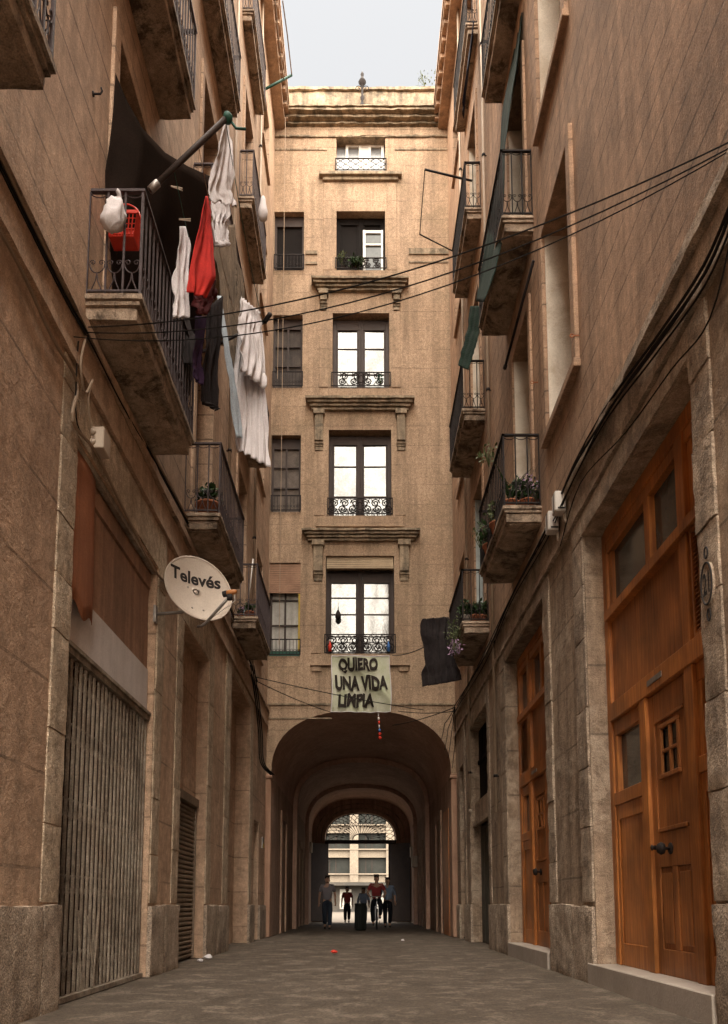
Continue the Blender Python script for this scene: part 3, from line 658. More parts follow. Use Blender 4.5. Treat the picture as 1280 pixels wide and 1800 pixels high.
for z, hw in ((7.2, 1.24), (10.93, 1.12), (14.5, 1.06), (17.95, 1.0)): sillb(z, hw, -.03).build('window_sill', 'facade', AB, bevel=.006)
for z0, z1, xi, xo in ((7.22, 9.14, 1.0, 1.26), (10.95, 12.74, .94, 1.2), (14.55, 16.77, .86, 1.09), (17.98, 20.6, .74, 1.0)):
    for s_ in (-1, 1):
        a, c_ = sorted((-.03 + s_ * xi, -.03 + s_ * xo)); B().box(a, c_, YF - .022, YF + .01, z0, z1).build('pilaster_strip', 'facade', AB, bevel=.004)
def grille(x0, x1, z0, z1, kind, y=YF - .05):
    g = B(); u = Vector((1, 0, 0)); v = Vector((0, 0, 1))
    g.box(x0, x1, y - .012, y + .012, z1 - .025, z1); g.box(x0, x1, y - .01, y + .01, z0, z0 + .02)
    for x in (x0, x1): g.box(x - .012, x + .012, y - .012, y + .012, z0, z1)
    c = (x0 + x1) / 2; zc = (z0 + z1) / 2; h = (z1 - z0)
    if kind == 'x':
        k = 5; s_ = (x1 - x0) / k
        for i in range(k):
            for j in (0, 1):
                zz = z0 + h * j / 2
                g.tube([(x0 + i * s_, y, zz), (x0 + (i + 1) * s_, y, zz + h / 2)], .011, 4); g.tube([(x0 + i * s_, y, zz + h / 2), (x0 + (i + 1) * s_, y, zz)], .011, 4)
    elif kind == 'bars':
        k = 9
        for i in range(1, k): xx = x0 + (x1 - x0) * i / k; g.box(xx - .006, xx + .006, y - .006, y + .006, z0, z1)
        for i in range(k): g.tube([(x0 + (x1 - x0) * (i + .5) / k + .03 * math.cos(a), y, z0 + .12 + .03 * math.sin(a)) for a in [k2 * math.pi / 4 for k2 in range(9)]], .005, 4, False)
    else:
        for s_ in (-1, 1):
            for k in range(3 if kind == 'rich' else 2):
                cx_ = c + s_ * (.13 + k * (x1 - x0) * (.16 if kind == 'rich' else .2)); r_ = h * .27
                scroll(g, (cx_, y, zc + h * .16), r_, u * s_, v, 1.6, 1, .017); scroll(g, (cx_ + s_ * .06, y, zc - h * .17), r_, -u * s_, -v, 1.6, 1, .017)
                g.tube([(cx_ - s_ * r_, y, z0 + .02), (cx_ + s_ * .02, y, zc), (cx_ + s_ * r_, y, z1 - .03)], .011, 4)
                g.tube([(cx_ + s_ * r_, y, z0 + .02), (cx_ + s_ * .02, y, zc), (cx_ - s_ * r_, y, z1 - .03)], .009, 4)
        for q in (-.05, .05): g.tube([(c + q, y, z0), (c + q, y, z1)], .01, 4)
        g.tube([(c + .1 * math.cos(a), y, zc + .1 * math.sin(a)) for a in [k2 * math.pi / 6 for k2 in range(13)]], .011, 4, False)
    return g
def casement(x0, x1, z0, z1, m, gm, rows, y=YF + .22, mid=.07, mf=.045, tr=None):
    f = B(); c = (x0 + x1) / 2
    f.box(x0, x0 + .10, y, y + .07, z0, z1); f.box(x1 - .10, x1, y, y + .07, z0, z1); f.box(c - mid, c + mid, y - .01, y + .06, z0, z1 - .001)
    f.box(x0 + .101, c - mid - .001, y, y + .07, z1 - (tr or .14), z1 - .001); f.box(c + mid + .001, x1 - .101, y, y + .07, z1 - (tr or .14), z1 - .001)
    f.box(x0 + .101, c - mid - .001, y, y + .07, z0, z0 + .08); f.box(c + mid + .001, x1 - .101, y, y + .07, z0, z0 + .08)
    for a, c_ in ((x0 + .101, c - mid - .001), (c + mid + .001, x1 - .101)):
        f.box(a, a + .04, y + .012, y + .06, z0 + .081, z1 - (tr or .14) - .001); f.box(c_ - .04, c_, y + .012, y + .06, z0 + .081, z1 - (tr or .14) - .001)
    for r_ in rows: f.box(x0 + .141, c - mid - .041, y + .02, y + .055, r_ - .016, r_ + .016); f.box(c + mid + .041, x1 - .141, y + .02, y + .055, r_ - .016, r_ + .016)
    f.box(c - .012, c + .012, y - .025, y - .011, z0 + .1, z1 - .1)
    o = f.build('window', m, AB, bevel=.005)
    g = B()
    for xa, xb in ((x0 + .05, c - .01), (c + .01, x1 - .05)):      # one pane sheet per leaf, each leaf not quite shut
        t1, t2 = random.uniform(-.012, .012), random.uniform(-.01, .01)
        g.grid(lambda u, v: (xa + (xb - xa) * u, y + .042 + t1 * (u - .5) + t2 * (v - .5) + .004 * mnoise.noise(Vector((u * 3, v * 5, z0 + xa))), z0 + .05 + (z1 - z0 - .1) * v), 8, 12)
    g.build('window_glass', gm, o)
    return o
o = casement(-.92, .86, 7.22, 9.5, 'frame', 'skyglass', (7.75, 8.35, 8.8), tr=.3); grille(-.94, .88, 7.22, 7.72, 'rich').build('railing', 'iron', o)
o = casement(-.86, .80, 10.95, 13.3, 'frame', 'skyglass', (11.6, 12.45), tr=.25); grille(-.88, .82, 10.97, 11.42, 'rich').build('railing', 'iron', o)
o = casement(-.77, .76, 14.55, 16.68, 'frame', 'skyglass', (15.1, 15.85), tr=.3); grille(-.79, .78, 14.57, 14.97, 'scroll').build('railing', 'iron', o)
o = casement(-.68, .66, 17.98, 19.74, 'dark', 'dark', (18.6, ), tr=.2); grille(-.70, .68, 18.0, 18.32, 'scroll').build('railing', 'iron', o)
b = B(); b.box(.05, .12, YF + .12, YF + .2, 18.0, 19.3); b.box(.55, .6, YF + .12, YF + .2, 18.0, 19.3); b.box(.12, .55, YF + .13, YF + .19, 19.22, 19.3); b.box(.12, .55, YF + .13, YF + .19, 18.85, 18.9); b.build('open_casement', 'whiteframe', o)
b = B(); b.quad((.12, YF + .17, 18.0), (.55, YF + .17, 18.0), (.55, YF + .17, 19.22), (.12, YF + .17, 19.22)); b.build('window_glass', 'glass', o)
f = B(); y = YF + .2
for x in (-.40, -.03, .24, .60): f.box(x - .035, x + .035, y, y + .06, 20.95, 22.1)
f.box(-.4, .64, y + .002, y + .058, 21.95, 22.1); f.box(-.4, .64, y + .002, y + .058, 20.95, 21.05); f.box(-.03, .24, y + .02, y + .05, 21.0, 22.0)
o = f.build('window', 'whiteframe', AB)
b = B(); b.box(-.69, .67, y + .07, y + .09, 20.95, 22.1); b.build('window_glass', mat('grey_glass', (.35, .35, .35), (.2, .2, .2), rough=.2, metal=.3), o); grille(-.71, .69, 20.96, 21.33, 'x').build('railing', 'iron', o)
# left column windows
for i, (x0, x1, z0, z1) in enumerate(sw):
    f = B(); y = YF + .16
    f.box(x0, x0 + .06, y, y + .06, z0, z1); f.box(x1 - .06, x1, y, y + .06, z0, z1); f.box(x0 + .06, x1 - .06, y + .003, y + .057, z1 - .3, z1); f.box(x0 + .06, x1 - .06, y + .003, y + .057, z0, z0 + .07)
    if i < 3:
        f.box((x0 + x1) / 2 - .025, (x0 + x1) / 2 + .025, y + .01, y + .05, z0 + .07, z1 - .3)
        for q in (.35, .62): f.box(x0 + .06, x1 - .06, y + .012, y + .048, z0 + (z1 - z0) * q - .015, z0 + (z1 - z0) * q + .015)
    o = f.build('window', 'frame', AB)
    b = B(); b.box(x0, x1, y + .058, y + .07, z0, z1); b.build('window_glass', ['curtain', M['net'] if 'net' in M else mat('dim_net_curtain', (.14, .11, .09), (.07, .055, .045), scale=4), mat('dim_drape', (.11, .085, .07), (.05, .04, .035), scale=3, streak=.8), 'dark'][i], o)
    if i < 3 or True: grille(x0 + .02, x1 + .01, z0 + .02, z0 + .44, 'bars').build('railing', 'iron', o)
    if i == 0:
        b = B(); b.box(x0, x1, YF + .03, YF + .07, 8.85, 9.64); b.build('roller_blind', 'blind', o)
        b = B(); b.box(x0 + .02, x1, YF + .08, YF + .15, z0, z0 + .16); b.build('green_board', 'greenpaint', o)
        b = B(); b.box(x1 - .05, x1 - .01, YF + .04, YF + .09, z0 + .17, 8.84); b.build('yellow_jamb', 'yellow', o)
b = B()
for k in range(5): b.box(-.90, .84, YF - .02 + .02 * k, YF + .1, 9.50 + .07 * k, 9.56 + .07 * k)
b.build('rolled_blind', 'blindt', AB)
# archway pilasters
b = B()
for s_ in (-1, 1):
    b = B(); a, c_ = sorted((s_ * 2.26, s_ * 2.40)); b.box(a, c_, YF - .10, YF + .25, 0, 3.95); b.box(a - .03, c_ + .03, YF - .13, YF + .28, 3.951, 4.03); b.box(a - .015, c_ + .015, YF - .115, YF + .265, 4.031, 4.07)
    b.build('arch_pilaster', 'pink', AB, bevel=.015)
# vault, ribs, inner walls
b = B()
def vault(bd, hw, spr, apx, y0, y1, cx=0., n=28, ny=1):
    for i in range(n):
        xa, za = arch_pt(i / n, hw, spr, apx, cx); xb, zb = arch_pt((i + 1) / n, hw, spr, apx, cx)
        for k in range(ny):
            ya, yb = y0 + (y1 - y0) * k / ny, y0 + (y1 - y0) * (k + 1) / ny
            bd.quad((xa, ya, za), (xb, ya, zb), (xb, yb, zb), (xa, yb, za))
vault(b, AHW, SPR, APX, YF, YE + .3); b.build('vault', 'tunnel', AB)
b = B()
for s_ in (-1, 1): b.quad((s_ * AHW, YF, 0), (s_ * AHW, YE + .3, 0), (s_ * AHW, YE + .3, SPR), (s_ * AHW, YF, SPR))
b.build('passage_wall', 'tunnelw', AB)
def ring(bd, y0, y1, hi, ho, spr, api, apo, cx=0., n=28, legs=True):
    for i in range(n):
        xa, za = arch_pt(i / n, hi, spr, api, cx); xb, zb = arch_pt((i + 1) / n, hi, spr, api, cx)
        xc, zc = arch_pt(i / n, ho, spr, apo, cx); xd, zd = arch_pt((i + 1) / n, ho, spr, apo, cx)
        bd.quad((xa, y0, za), (xb, y0, zb), (xd, y0, zd), (xc, y0, zc)); bd.quad((xa, y0, za), (xa, y1, za), (xb, y1, zb), (xb, y0, zb)); bd.quad((xa, y1, za), (xc, y1, zc), (xd, y1, zd), (xb, y1, zb))
    if legs:
        for s_ in (-1, 1):
            a, c_ = sorted((cx + s_ * hi, cx + s_ * ho)); bd.box(a, c_, y0, y1, 0, spr - .002); bd.box(a - .03, c_ + .0, y0 - .03, y1 + .03, spr - .09, spr - .001)
b = B()
for y0 in (26.5, 32.4): b = B(); ring(b, y0, y0 + .6, AHW - .14, AHW + .01, SPR, APX - .16, APX + .01); b.build('vault_rib', 'tunnel', AB)
b = B()
for y0, z in ((22.4, 3.2), (29.2, 2.9)):
    for s_ in (-1, 1):
        a, c_ = sorted((s_ * (AHW - .05), s_ * (AHW + .02))); b = B(); b.box(a, c_, y0, y0 + .25, 0, z); b.box(a, c_, y0 + 1.5, y0 + 1.75, 0, z); b.box(a, c_, y0, y0 + 1.75, z, z + .25)
        b.build('side_door_frame', 'tunnelw', AB, bevel=.01)
b = B(); b.box(2.265, 2.30, 20.6, 22.0, 0, 3.3); b.build('orange_side_door', 'wood', AB)
# end wall with gate
CXE = -.03; b = B(); n = 28
ring(b, YE, YE + .5, 1.66, 2.4, 3.72, 5.06, 5.9, CXE, legs=False)
b.box(-2.42, CXE - 1.66, YE, YE + .5, 0, 3.72); b.box(CXE + 1.66, 2.42, YE, YE + .5, 0, 3.72); b.build('end_wall', 'tunnelw', AB)
b = B(); ring(b, YE - .08, YE + .02, 1.80, 1.86, 3.72, 5.22, 5.29, CXE, legs=False); ring(b, YE - .06, YE + .02, 2.06, 2.10, 3.72, 5.46, 5.51, CXE, legs=False); b.build('arch_moulding', 'trim', AB)
b = B(); b.box(CXE - 1.66, CXE + 1.66, YE + .1, YE + .3, 3.62, 3.80)
b.box(CXE - 1.66, CXE - 1.50, YE + .1, YE + .2, 0, 3.62); b.box(CXE + 1.30, CXE + 1.66, YE + .1, YE + .2, 0, 3.62)
tg = b.build('transom_beam', 'frame', AB)
b = B(); c = Vector((CXE, YE + .2, 3.80)); nb = 20
def ap(t, q): x, z = arch_pt(1 - t, 1.64, 3.74, 5.05, CXE); return c.lerp(Vector((x, c.y, z)), q)
for i in range(nb + 1):
    t = i / nb
    b.tube([ap(t, .22), ap(t, .50)], .013, 4, False)
    if i < nb:
        t2 = (i + 1) / nb; tm = (i + .5) / nb
        for qa, qb in ((.50, .60), (.72, .62), (.74, .84), (.97, .86)): b.tube([ap(t, qa), ap(tm, qb), ap(t2, qa)], .017, 4, False)
        b.tube([ap(t, .50), ap(t, .72)], .012, 4, False); b.tube([ap(tm, .84), ap(tm, .86)], .016, 4, False)
for q in (.22, .985): b.tube([ap(k / 30, q) for k in range(31)], .022, 4, False)
b.build('fanlight_grille', 'iron', tg)
for s_, x in ((-1, -2.24), (1, 1.72)):
    b = B()   # gate leaves folded open against the walls
    xa = -2.26 if s_ < 0 else 2.22; xb = -1.56 if s_ < 0 else 1.34
    b.add([(xa, YE - .9, .05), (xb, YE + .05, .05), (xb, YE + .05, 3.6), (xa, YE - .9, 3.6), (xa, YE - .82, .05), (xb, YE + .12, .05), (xb, YE + .12, 3.6), (xa, YE - .82, 3.6)], [(0, 1, 2, 3), (4, 7, 6, 5), (0, 4, 5, 1), (3, 2, 6, 7), (0, 3, 7, 4), (1, 5, 6, 2)])
    b.build('open_gate_leaf', 'frame', AB)
for s_, y0, z0 in ((-1, 33, 2.95), (1, 33, 2.75), (1, 32, 2.3)): B().box(s_ * 2.05, s_ * 2.27, y0, y0 + .5, z0, z0 + .45).build('wall_box', 'plastic', AB, bevel=.02)

# iron finial on the cornice
o = thing('roof_finial', (.03, YF - .3, 22.7), 'dark iron ornament standing at the middle of the far cornice', 'finial')
b = B(); b.lathe([(.07, 0), (.05, .08), (.03, .2), (.06, .3), (.03, .38), (.03, .6), (.05, .7), (.11, .78), (.06, .88), (.03, .95), (.05, 1.02), (.01, 1.12)], (.03, YF - .3, 22.62), 10)
scroll(b, (.14, YF - .3, 23.2), .1, Vector((-1, 0, 0)), Vector((0, 0, 1)), 1.3, 1, .012); scroll(b, (-.08, YF - .3, 23.2), .1, Vector((1, 0, 0)), Vector((0, 0, 1)), 1.3, 1, .012)
b.build('ornament', 'iron', o)

# ================================================================== street building beyond the passage
OB = thing('office_building', (0, 92, 0), 'cream modern block with ribbon windows across the street beyond the archway', 'building')
YB = 90.; cols = [-28.6 + 4.1 * i - .9 for i in range(15)]
b = B()
for x in cols: b.box(x - .48, x + .48, YB - .3, YB + .3, 3.3, 24)
for k in range(8): b.box(-30, 30, YB, YB + .3, 3.3 + 2.78 * k - .0, 3.3 + 2.78 * k + .95); b.box(-30, 30, YB - .35, YB - .001, 3.3 + 2.78 * k + .84, 3.3 + 2.78 * k + .98)
b.build('wall', 'offwall', OB)
b = B(); b.box(-30, 30, YB + .45, YB + .6, 0, 24); b.build('window_band', 'offglass', OB)
b = B()
for x in cols:
    for q in (1.3, 2.0): b.box(x + q, x + q + .06, YB + .35, YB + .44, 3.3, 24)
b.build('window_mullions', 'frame', OB)
b = B(); b.box(-30, 30, YB - .1, YB + .2, 0, 3.29); b.box(-30, 30, YB - 1.6, YB, 2.9, 3.25); b.build('shop_fronts', 'offdark', OB)
b = B()
for i in range(14): x = -27 + i * 4.1; b.box(x, x + 1.3, YB - .16, YB - .11, .3, 2.5)
b.build('shop_window', 'curtain', OB)

# ================================================================== LAUNDRY, AWNINGS AND OTHER HANGING THINGS
def poly(pts, t):
    t = max(0, min(1, t)) * (len(pts) - 1); i = min(int(t), len(pts) - 2); k = t - i
    return (pts[i][0] + (pts[i + 1][0] - pts[i][0]) * k, pts[i][1] + (pts[i + 1][1] - pts[i][1]) * k)
def cloth(name, m, Lp, Rp, yl, yr, folds=5, amp=.03, nu=36, nv=40, fan=0., seed=0., rag=.01, edge_j=2.5, **k):
    """fabric spanned between two hanging edges measured on the photograph, with folds"""
    b = B()
    def fn(u, v):
        la, rb = poly(Lp, v), poly(Rp, v); jt = edge_j * min(1, v * 3)
        a = front(la[0] + jt * mnoise.noise(Vector((v * 5, seed, 7))) + jt * .5 * mnoise.noise(Vector((v * 14, seed, 2))), la[1], yl)
        c = front(rb[0] + jt * mnoise.noise(Vector((v * 5, seed, 17))) + jt * .5 * mnoise.noise(Vector((v * 14, seed, 12))), rb[1] + jt * .5 * mnoise.noise(Vector((v * 3, seed, 3))), yr); p = a.lerp(c, u)
        n = Vector((c.y - a.y, -(c.x - a.x), 0)); n = n.normalized() if n.length > 1e-4 else Vector((0, -1, 0))
        ph = 2 * math.pi * folds * (u + .22 * mnoise.noise(Vector((v * 2.6, seed, u * 1.5))) + fan * v * (u - .5))
        wv = math.sin(ph) + .45 * math.sin(ph * 2.3 + 1 + v * 2) + .6 * mnoise.noise(Vector((u * 4, v * 4, seed * 3))) + .25 * mnoise.noise(Vector((u * 11, v * 15, seed * 5)))
        edge = .55 + .45 * v
        p = p + n * (amp * wv * edge) + Vector((0, 0, rag * mnoise.noise(Vector((u * 7, seed, 0))) * (1 if v > .98 else 0)))
        p.x += .35 * amp * math.cos(ph) * edge
        return p
    b.grid(fn, nu, nv)
    return b.build(name, m, None, solid=.005)
def wire(name, m, pts, r, label, cat, sag=0., group=None, n=5):
    """cable through the given points, each span sagging under its weight"""
    b = B(); out = []
    pts = [Vector(p) for p in pts]
    if len(pts) > 3:
        q = [pts[0]] + pts + [pts[-1]]; sm = []
        for i in range(1, len(q) - 2):
            for k in range(5):
                t = k / 5; sm.append(.5 * ((2 * q[i]) + (q[i + 1] - q[i - 1]) * t + (2 * q[i - 1] - 5 * q[i] + 4 * q[i + 1] - q[i + 2]) * t * t + (3 * q[i] - q[i - 1] - 3 * q[i + 1] + q[i + 2]) * t ** 3))
        pts = sm + [pts[-1]]; sag = 0
    for i in range(len(pts) - 1):
        L_ = (pts[i + 1] - pts[i]).length; s_ = sag if sag > 0 else 0
        k = max(2, min(26, int(L_ / .2)))
        for j in range(k + (1 if i == len(pts) - 2 else 0)):
            t = j / k; p = pts[i].lerp(pts[i + 1], t); p = p + Vector((0, 0, -4 * s_ * t * (1 - t))); out.append(p)
    b.tube(out, r, n)
    return tag(b.build(name, m), label, cat, group)
# clothes poles and lines (they run along the street in front of the first balcony)
NP = (Vector((-1.88, 6.42, 7.12)), Vector((-1.2, 6.4, 7.83))); FP = (Vector((-1.90, 8.50, 7.08)), Vector((-1.2, 9.15, 8.0)))
o = thing('clothes_pole', NP[0], 'brown wooden pole slanting out and up from the near corner of the large left balcony', 'clothes pole')
b = B(); b.tube([NP[0], NP[1]], .026, 8); b.build('pole', 'frame', o)
b = B(); b.lathe([(.03, -.03), (.045, 0), (.045, .02), (.03, .05)], NP[1], 12, (0, 1, 0)); b.tube([NP[1], NP[1] + Vector((.07, .05, -.06)), NP[1] + Vector((.16, .02, -.1))], .012, 6); b.build('pulley', 'greenpaint', o)
b = B(); b.lathe([(.034, 0), (.034, .1)], NP[0], 10, NP[1] - NP[0]); b.build('clamp', 'steel', o)
o = thing('clothes_pole', FP[0], 'slim dark pole rising from the far corner of the large left balcony behind the laundry', 'clothes pole')
b = B(); b.tube([FP[0], FP[1]], .018, 6); b.tube([FP[1], FP[1] + Vector((.08, -.1, .03))], .03, 8); b.build('pole', 'iron', o)
for q, mm, lb in ((.30, 'greenpaint', 'thin green clothesline with two loose pegs, innermost over the left balcony'), (.62, 'cablep', 'thin pale clothesline carrying the red garment'), (.97, 'greenpaint', 'outermost clothesline carrying the white shirt and the pleated sheet')):
    wire('clothesline', mm, [NP[0].lerp(NP[1], q), FP[0].lerp(FP[1], q)], .004, lb, 'clothesline', sag=.10)
cl = lambda o, l, c, g=None: tag(o, l, c, g)
GL = 'laundry hanging from the left balcony'
cl(cloth('white_shirt', 'cloth_w', [(395, 216), (385, 255), (375, 295), (365, 335), (368, 352)], [(401, 216), (407, 250), (411, 290), (410, 335), (415, 362)], 6.6, 6.85, 3.2, .016, seed=1, rag=.05), 'white cotton shirt pinned by one point under the tip of the clothes pole', 'shirt', GL)
cl(cloth('white_blouse', 'cloth_w', [(368, 350), (372, 372), (370, 392), (376, 425), (384, 432)], [(405, 358), (404, 380), (400, 395), (396, 420), (398, 432)], 7.2, 7.4, 4, .03, seed=9, rag=.04), 'crumpled white blouse hanging just below and behind the white shirt', 'blouse', GL)
cl(cloth('red_garment', 'cloth_r', [(361, 345), (352, 385), (340, 435), (331, 485), (328, 513)], [(369, 345), (373, 390), (377, 440), (380, 488), (364, 524)], 6.9, 7.1, 1.6, .015, seed=2, edge_j=1.5), 'bright red garment hanging in a long triangle in front of the balcony bars', 'garment', GL)
cl(cloth('maroon_garment', 'cloth_rd', [(338, 512), (340, 530), (348, 552)], [(382, 490), (378, 525), (366, 553)], 7.3, 7.6, 3, .03, seed=3), 'dark maroon cloth showing below the red garment', 'garment', GL)
cl(cloth('white_vest', 'cloth_w', [(318, 398), (311, 440), (308, 485), (304, 528), (303, 558)], [(324, 398), (333, 430), (332, 480), (332, 520), (330, 558)], 6.9, 7.1, 2.5, .028, seed=4, rag=.04), 'narrow white vest hanging left of the red garment', 'vest', GL)
cl(cloth('purple_leggings', 'cloth_p', [(342, 556), (341, 600), (336, 645), (342, 665)], [(362, 556), (359, 600), (356, 640), (354, 678)], 7.5, 7.7, 1.6, .02, seed=5), 'dark purple leggings hanging below the maroon cloth', 'leggings', GL)
cl(cloth('charcoal_trousers', 'cloth_k', [(364, 540), (362, 600), (352, 660), (350, 705), (372, 712)], [(392, 520), (386, 600), (384, 660), (382, 718), (384, 722)], 7.9, 8.1, 2.6, .035, seed=6), 'charcoal trousers hanging beside the purple leggings', 'trousers', GL)
cl(cloth('pale_blue_towel', 'cloth_b', [(381, 520), (387, 570), (394, 625), (402, 665), (405, 720), (416, 770)], [(388, 520), (395, 570), (404, 625), (413, 665), (420, 720), (424, 770)], 8.5, 8.7, 1.2, .014, seed=7), 'thin pale blue towel edge hanging between trousers and tan awning', 'towel', GL)
cl(cloth('dark_cloth', 'cloth_k', [(312, 560), (314, 580), (318, 600), (320, 640)], [(334, 556), (340, 585), (346, 600), (350, 640)], 8.0, 8.3, 3, .02, seed=8), 'dark cloth bunched over the railing under the white vest', 'cloth', GL)
cl(cloth('pleated_sheet', 'cloth_w', [(423, 522), (420, 560), (414, 640), (408, 700), (410, 750), (415, 788)], [(456, 548), (461, 590), (465, 650), (468, 700), (471, 760), (474, 822)], 8.7, 9.0, 7, .022, nu=80, nv=60, seed=10, fan=-.35, rag=.03, edge_j=1.5), 'large white sheet gathered into fanned pleats, lowest of the laundry', 'sheet', GL)
cl(cloth('sheet_fold', 'cloth_w', [(422, 525), (422, 580), (422, 650)], [(456, 548), (461, 600), (465, 683)], 8.5, 8.9, 6, .028, nu=60, nv=30, seed=11, fan=-.6, rag=.02, edge_j=1.5), 'upper folded layer of white linen draped over the pleated sheet', 'linen', GL)
cl(cloth('striped_awning', 'awn_b', [(382, 400), (378, 430), (384, 500), (396, 590), (410, 650), (420, 690)], [(412, 395), (415, 440), (428, 520), (430, 600), (428, 660), (424, 696)], 8.9, 9.2, 8, .035, nu=80, seed=12, edge_j=2), 'tan striped canvas awning gathered and hanging to a point behind the laundry', 'awning')
# dark awning swooping from the door head to beyond the railing
b = B()
TE = [(203, 128, -2.34), (222, 175, -2.25), (250, 225, -2.12), (290, 268, -2.0), (330, 292, -1.92), (375, 312, -1.86)]
def daw(u, v):
    t = u * (len(TE) - 1); i = min(int(t), len(TE) - 2); k = t - i
    px, py, X = [TE[i][j] + (TE[i + 1][j] - TE[i][j]) * k for j in range(3)]
    p = side(px, py, X); q = Vector((X - .28 * (1 - v * 0) * v, p.y, 6.6))
    r = p.lerp(q, v); r.x += .02 * math.sin(u * 22 + v * 3) * v
    return r
b.grid(daw, 40, 20); cl(b.build('dark_awning', 'awn_d', solid=.004), 'dark brown canvas awning sagging across the left balcony door', 'awning')
# pegs
GP = 'loose wooden clothes pegs on the green line'
for (px, py), Y, a, lb in (((311, 330), 6.65, -.3, 'wooden peg on the green clothesline, higher of two'), ((325, 386), 6.85, -.05, 'wooden peg on the green clothesline, lower one above the white vest')):
    p = front(px, py, Y); o = thing('clothes_peg', p, lb, 'clothes peg', GP)
    for s_ in (-1, 1):
        b = B(); d = Vector((math.cos(a), 0, math.sin(a))); b.tube([p - d * .055 + Vector((0, 0, s_ * .002)), p + Vector((0, 0, s_ * .006)), p + d * .055 + Vector((0, 0, s_ * .011))], .006, 5); b.build('peg_half', 'plastic', o)
# white bag and red basket hanging on the rail
b = B(); c0 = front(207, 333, 6.30); c1 = front(200, 400, 6.30)
b.lathe([(.012, 0), (.02, -.03), (.012, -.06), (.035, -.09), (.05, -.12), (.07, -.16), (.085, -.20), (.095, -.24), (.10, -.28), (.095, -.31), (.085, -.34), (.05, -.38), (.01, -.395)], c0, 30)
for i, v in enumerate(b.v):
    n_ = mnoise.noise_vector(Vector(v) * 12) + .7 * mnoise.noise_vector(Vector(v) * 30); b.v[i] = (v[0] + .035 * n_.x - (c0.z - v[2]) * .10, v[1] + .03 * n_.y, v[2] + .02 * n_.z)
cl(b.build('plastic_bag', 'cloth_w'), 'knotted white plastic bag tied to the end railing of the left balcony', 'bag')
o = thing('shopping_basket', front(218, 428, 6.72), 'red plastic basket hanging inside the left balcony railing', 'basket')
b = B(); bc = front(218, 428, 6.72); hw = .145; hd = .10; hh = .24
def bk(s_, z): k = .78 + .22 * (z / hh); return (hw * k, hd * k)
for z in (0, .02, .07, .12, .17, .22, .24):
    x, y = bk(0, z); r_ = .006 if z not in (.22, .24) else .01
    b.tube([(bc.x - x, bc.y - y, bc.z + z), (bc.x + x, bc.y - y, bc.z + z), (bc.x + x, bc.y + y, bc.z + z), (bc.x - x, bc.y + y, bc.z + z), (bc.x - x, bc.y - y, bc.z + z)], r_, 4, False)
for i in range(9):
    t = -1 + 2 * i / 8
    for sy in (-1, 1):
        b.tube([(bc.x + t * hw * .78, bc.y + sy * hd * .78, bc.z), (bc.x + t * hw, bc.y + sy * hd, bc.z + hh)], .006, 4)
    for sx in (-1, 1): b.tube([(bc.x + sx * hw * .78, bc.y + t * hd * .78, bc.z), (bc.x + sx * hw, bc.y + t * hd, bc.z + hh)], .006, 4)
b.box(bc.x - hw * .78, bc.x + hw * .78, bc.y - hd * .78, bc.y + hd * .78, bc.z, bc.z + .07)
b.box(bc.x - hw - .01, bc.x + hw + .01, bc.y - hd - .01, bc.y - hd - .002, bc.z + hh - .03, bc.z + hh)
b.build('basket_body', 'red', o)
b = B(); b.tube([(bc.x + hw * math.cos(a), bc.y, bc.z + hh + .16 * math.sin(a)) for a in [math.pi * k / 12 for k in range(13)]], .008, 6); b.build('handle', 'red', o)

# green slatted roller blinds, navy canvas on the right side
def strip(name, m, Cl, w_, X0, label, cat, seed=0, folds=0):
    """narrow hanging blind following a measured centre line; Cl = (px, py, X)"""
    b = B()
    def fn(u, v):
        t = v * (len(Cl) - 1); i = min(int(t), len(Cl) - 2); k = t - i
        px, py, X, ww = [Cl[i][j] + (Cl[i + 1][j] - Cl[i][j]) * k for j in range(4)]
        p = side(px, py, X); return p + Vector((.012 * math.sin(u * 9 + v * 5), (u - .5) * ww, 0)) + Vector(((u - .5) * .04, 0, 0))
    b.grid(fn, 10, 40); return tag(b.build(name, m, solid=.012), label, cat)
tag(cloth('green_blind', 'green_b', [(914, 22), (899, 105), (885, 187), (878, 273), (868, 340), (854, 422), (846, 480), (838, 530)], [(918, 22), (909, 109), (899, 180), (889, 250), (887, 332), (883, 420), (870, 475), (850, 530)], 11.3, 10.3, 3, .008, nv=50, seed=41), 'long dark green slatted blind draped over an upper right balcony railing', 'blind')
tag(cloth('green_blind', 'green_b', [(827, 538), (821, 580), (813, 612), (806, 642)], [(846, 538), (841, 585), (832, 620), (822, 650)], 14.3, 13.9, 2, .02, seed=42), 'shorter dark green rolled blind above the farther right balcony', 'blind')
strip('navy_awning', 'blueblack', [(832, 50, 2.3, .3), (824, 110, 2.15, .5), (820, 150, 2.0, .6), (814, 195, 1.95, .3)], 0, 2, 'narrow navy cloth hanging high up on the right side near the roof', 'cloth')
b = B()
cl(cloth('black_cloth', 'cloth_k', [(741, 1088), (743, 1120), (744, 1160), (744, 1206)], [(789, 1084), (793, 1120), (800, 1165), (808, 1196)], 15.4, 15.9, 3, .06, nu=60, nv=50, seed=23, fan=.9, edge_j=1.0), 'large black cloth hanging from the far end of the lowest right balcony', 'cloth')
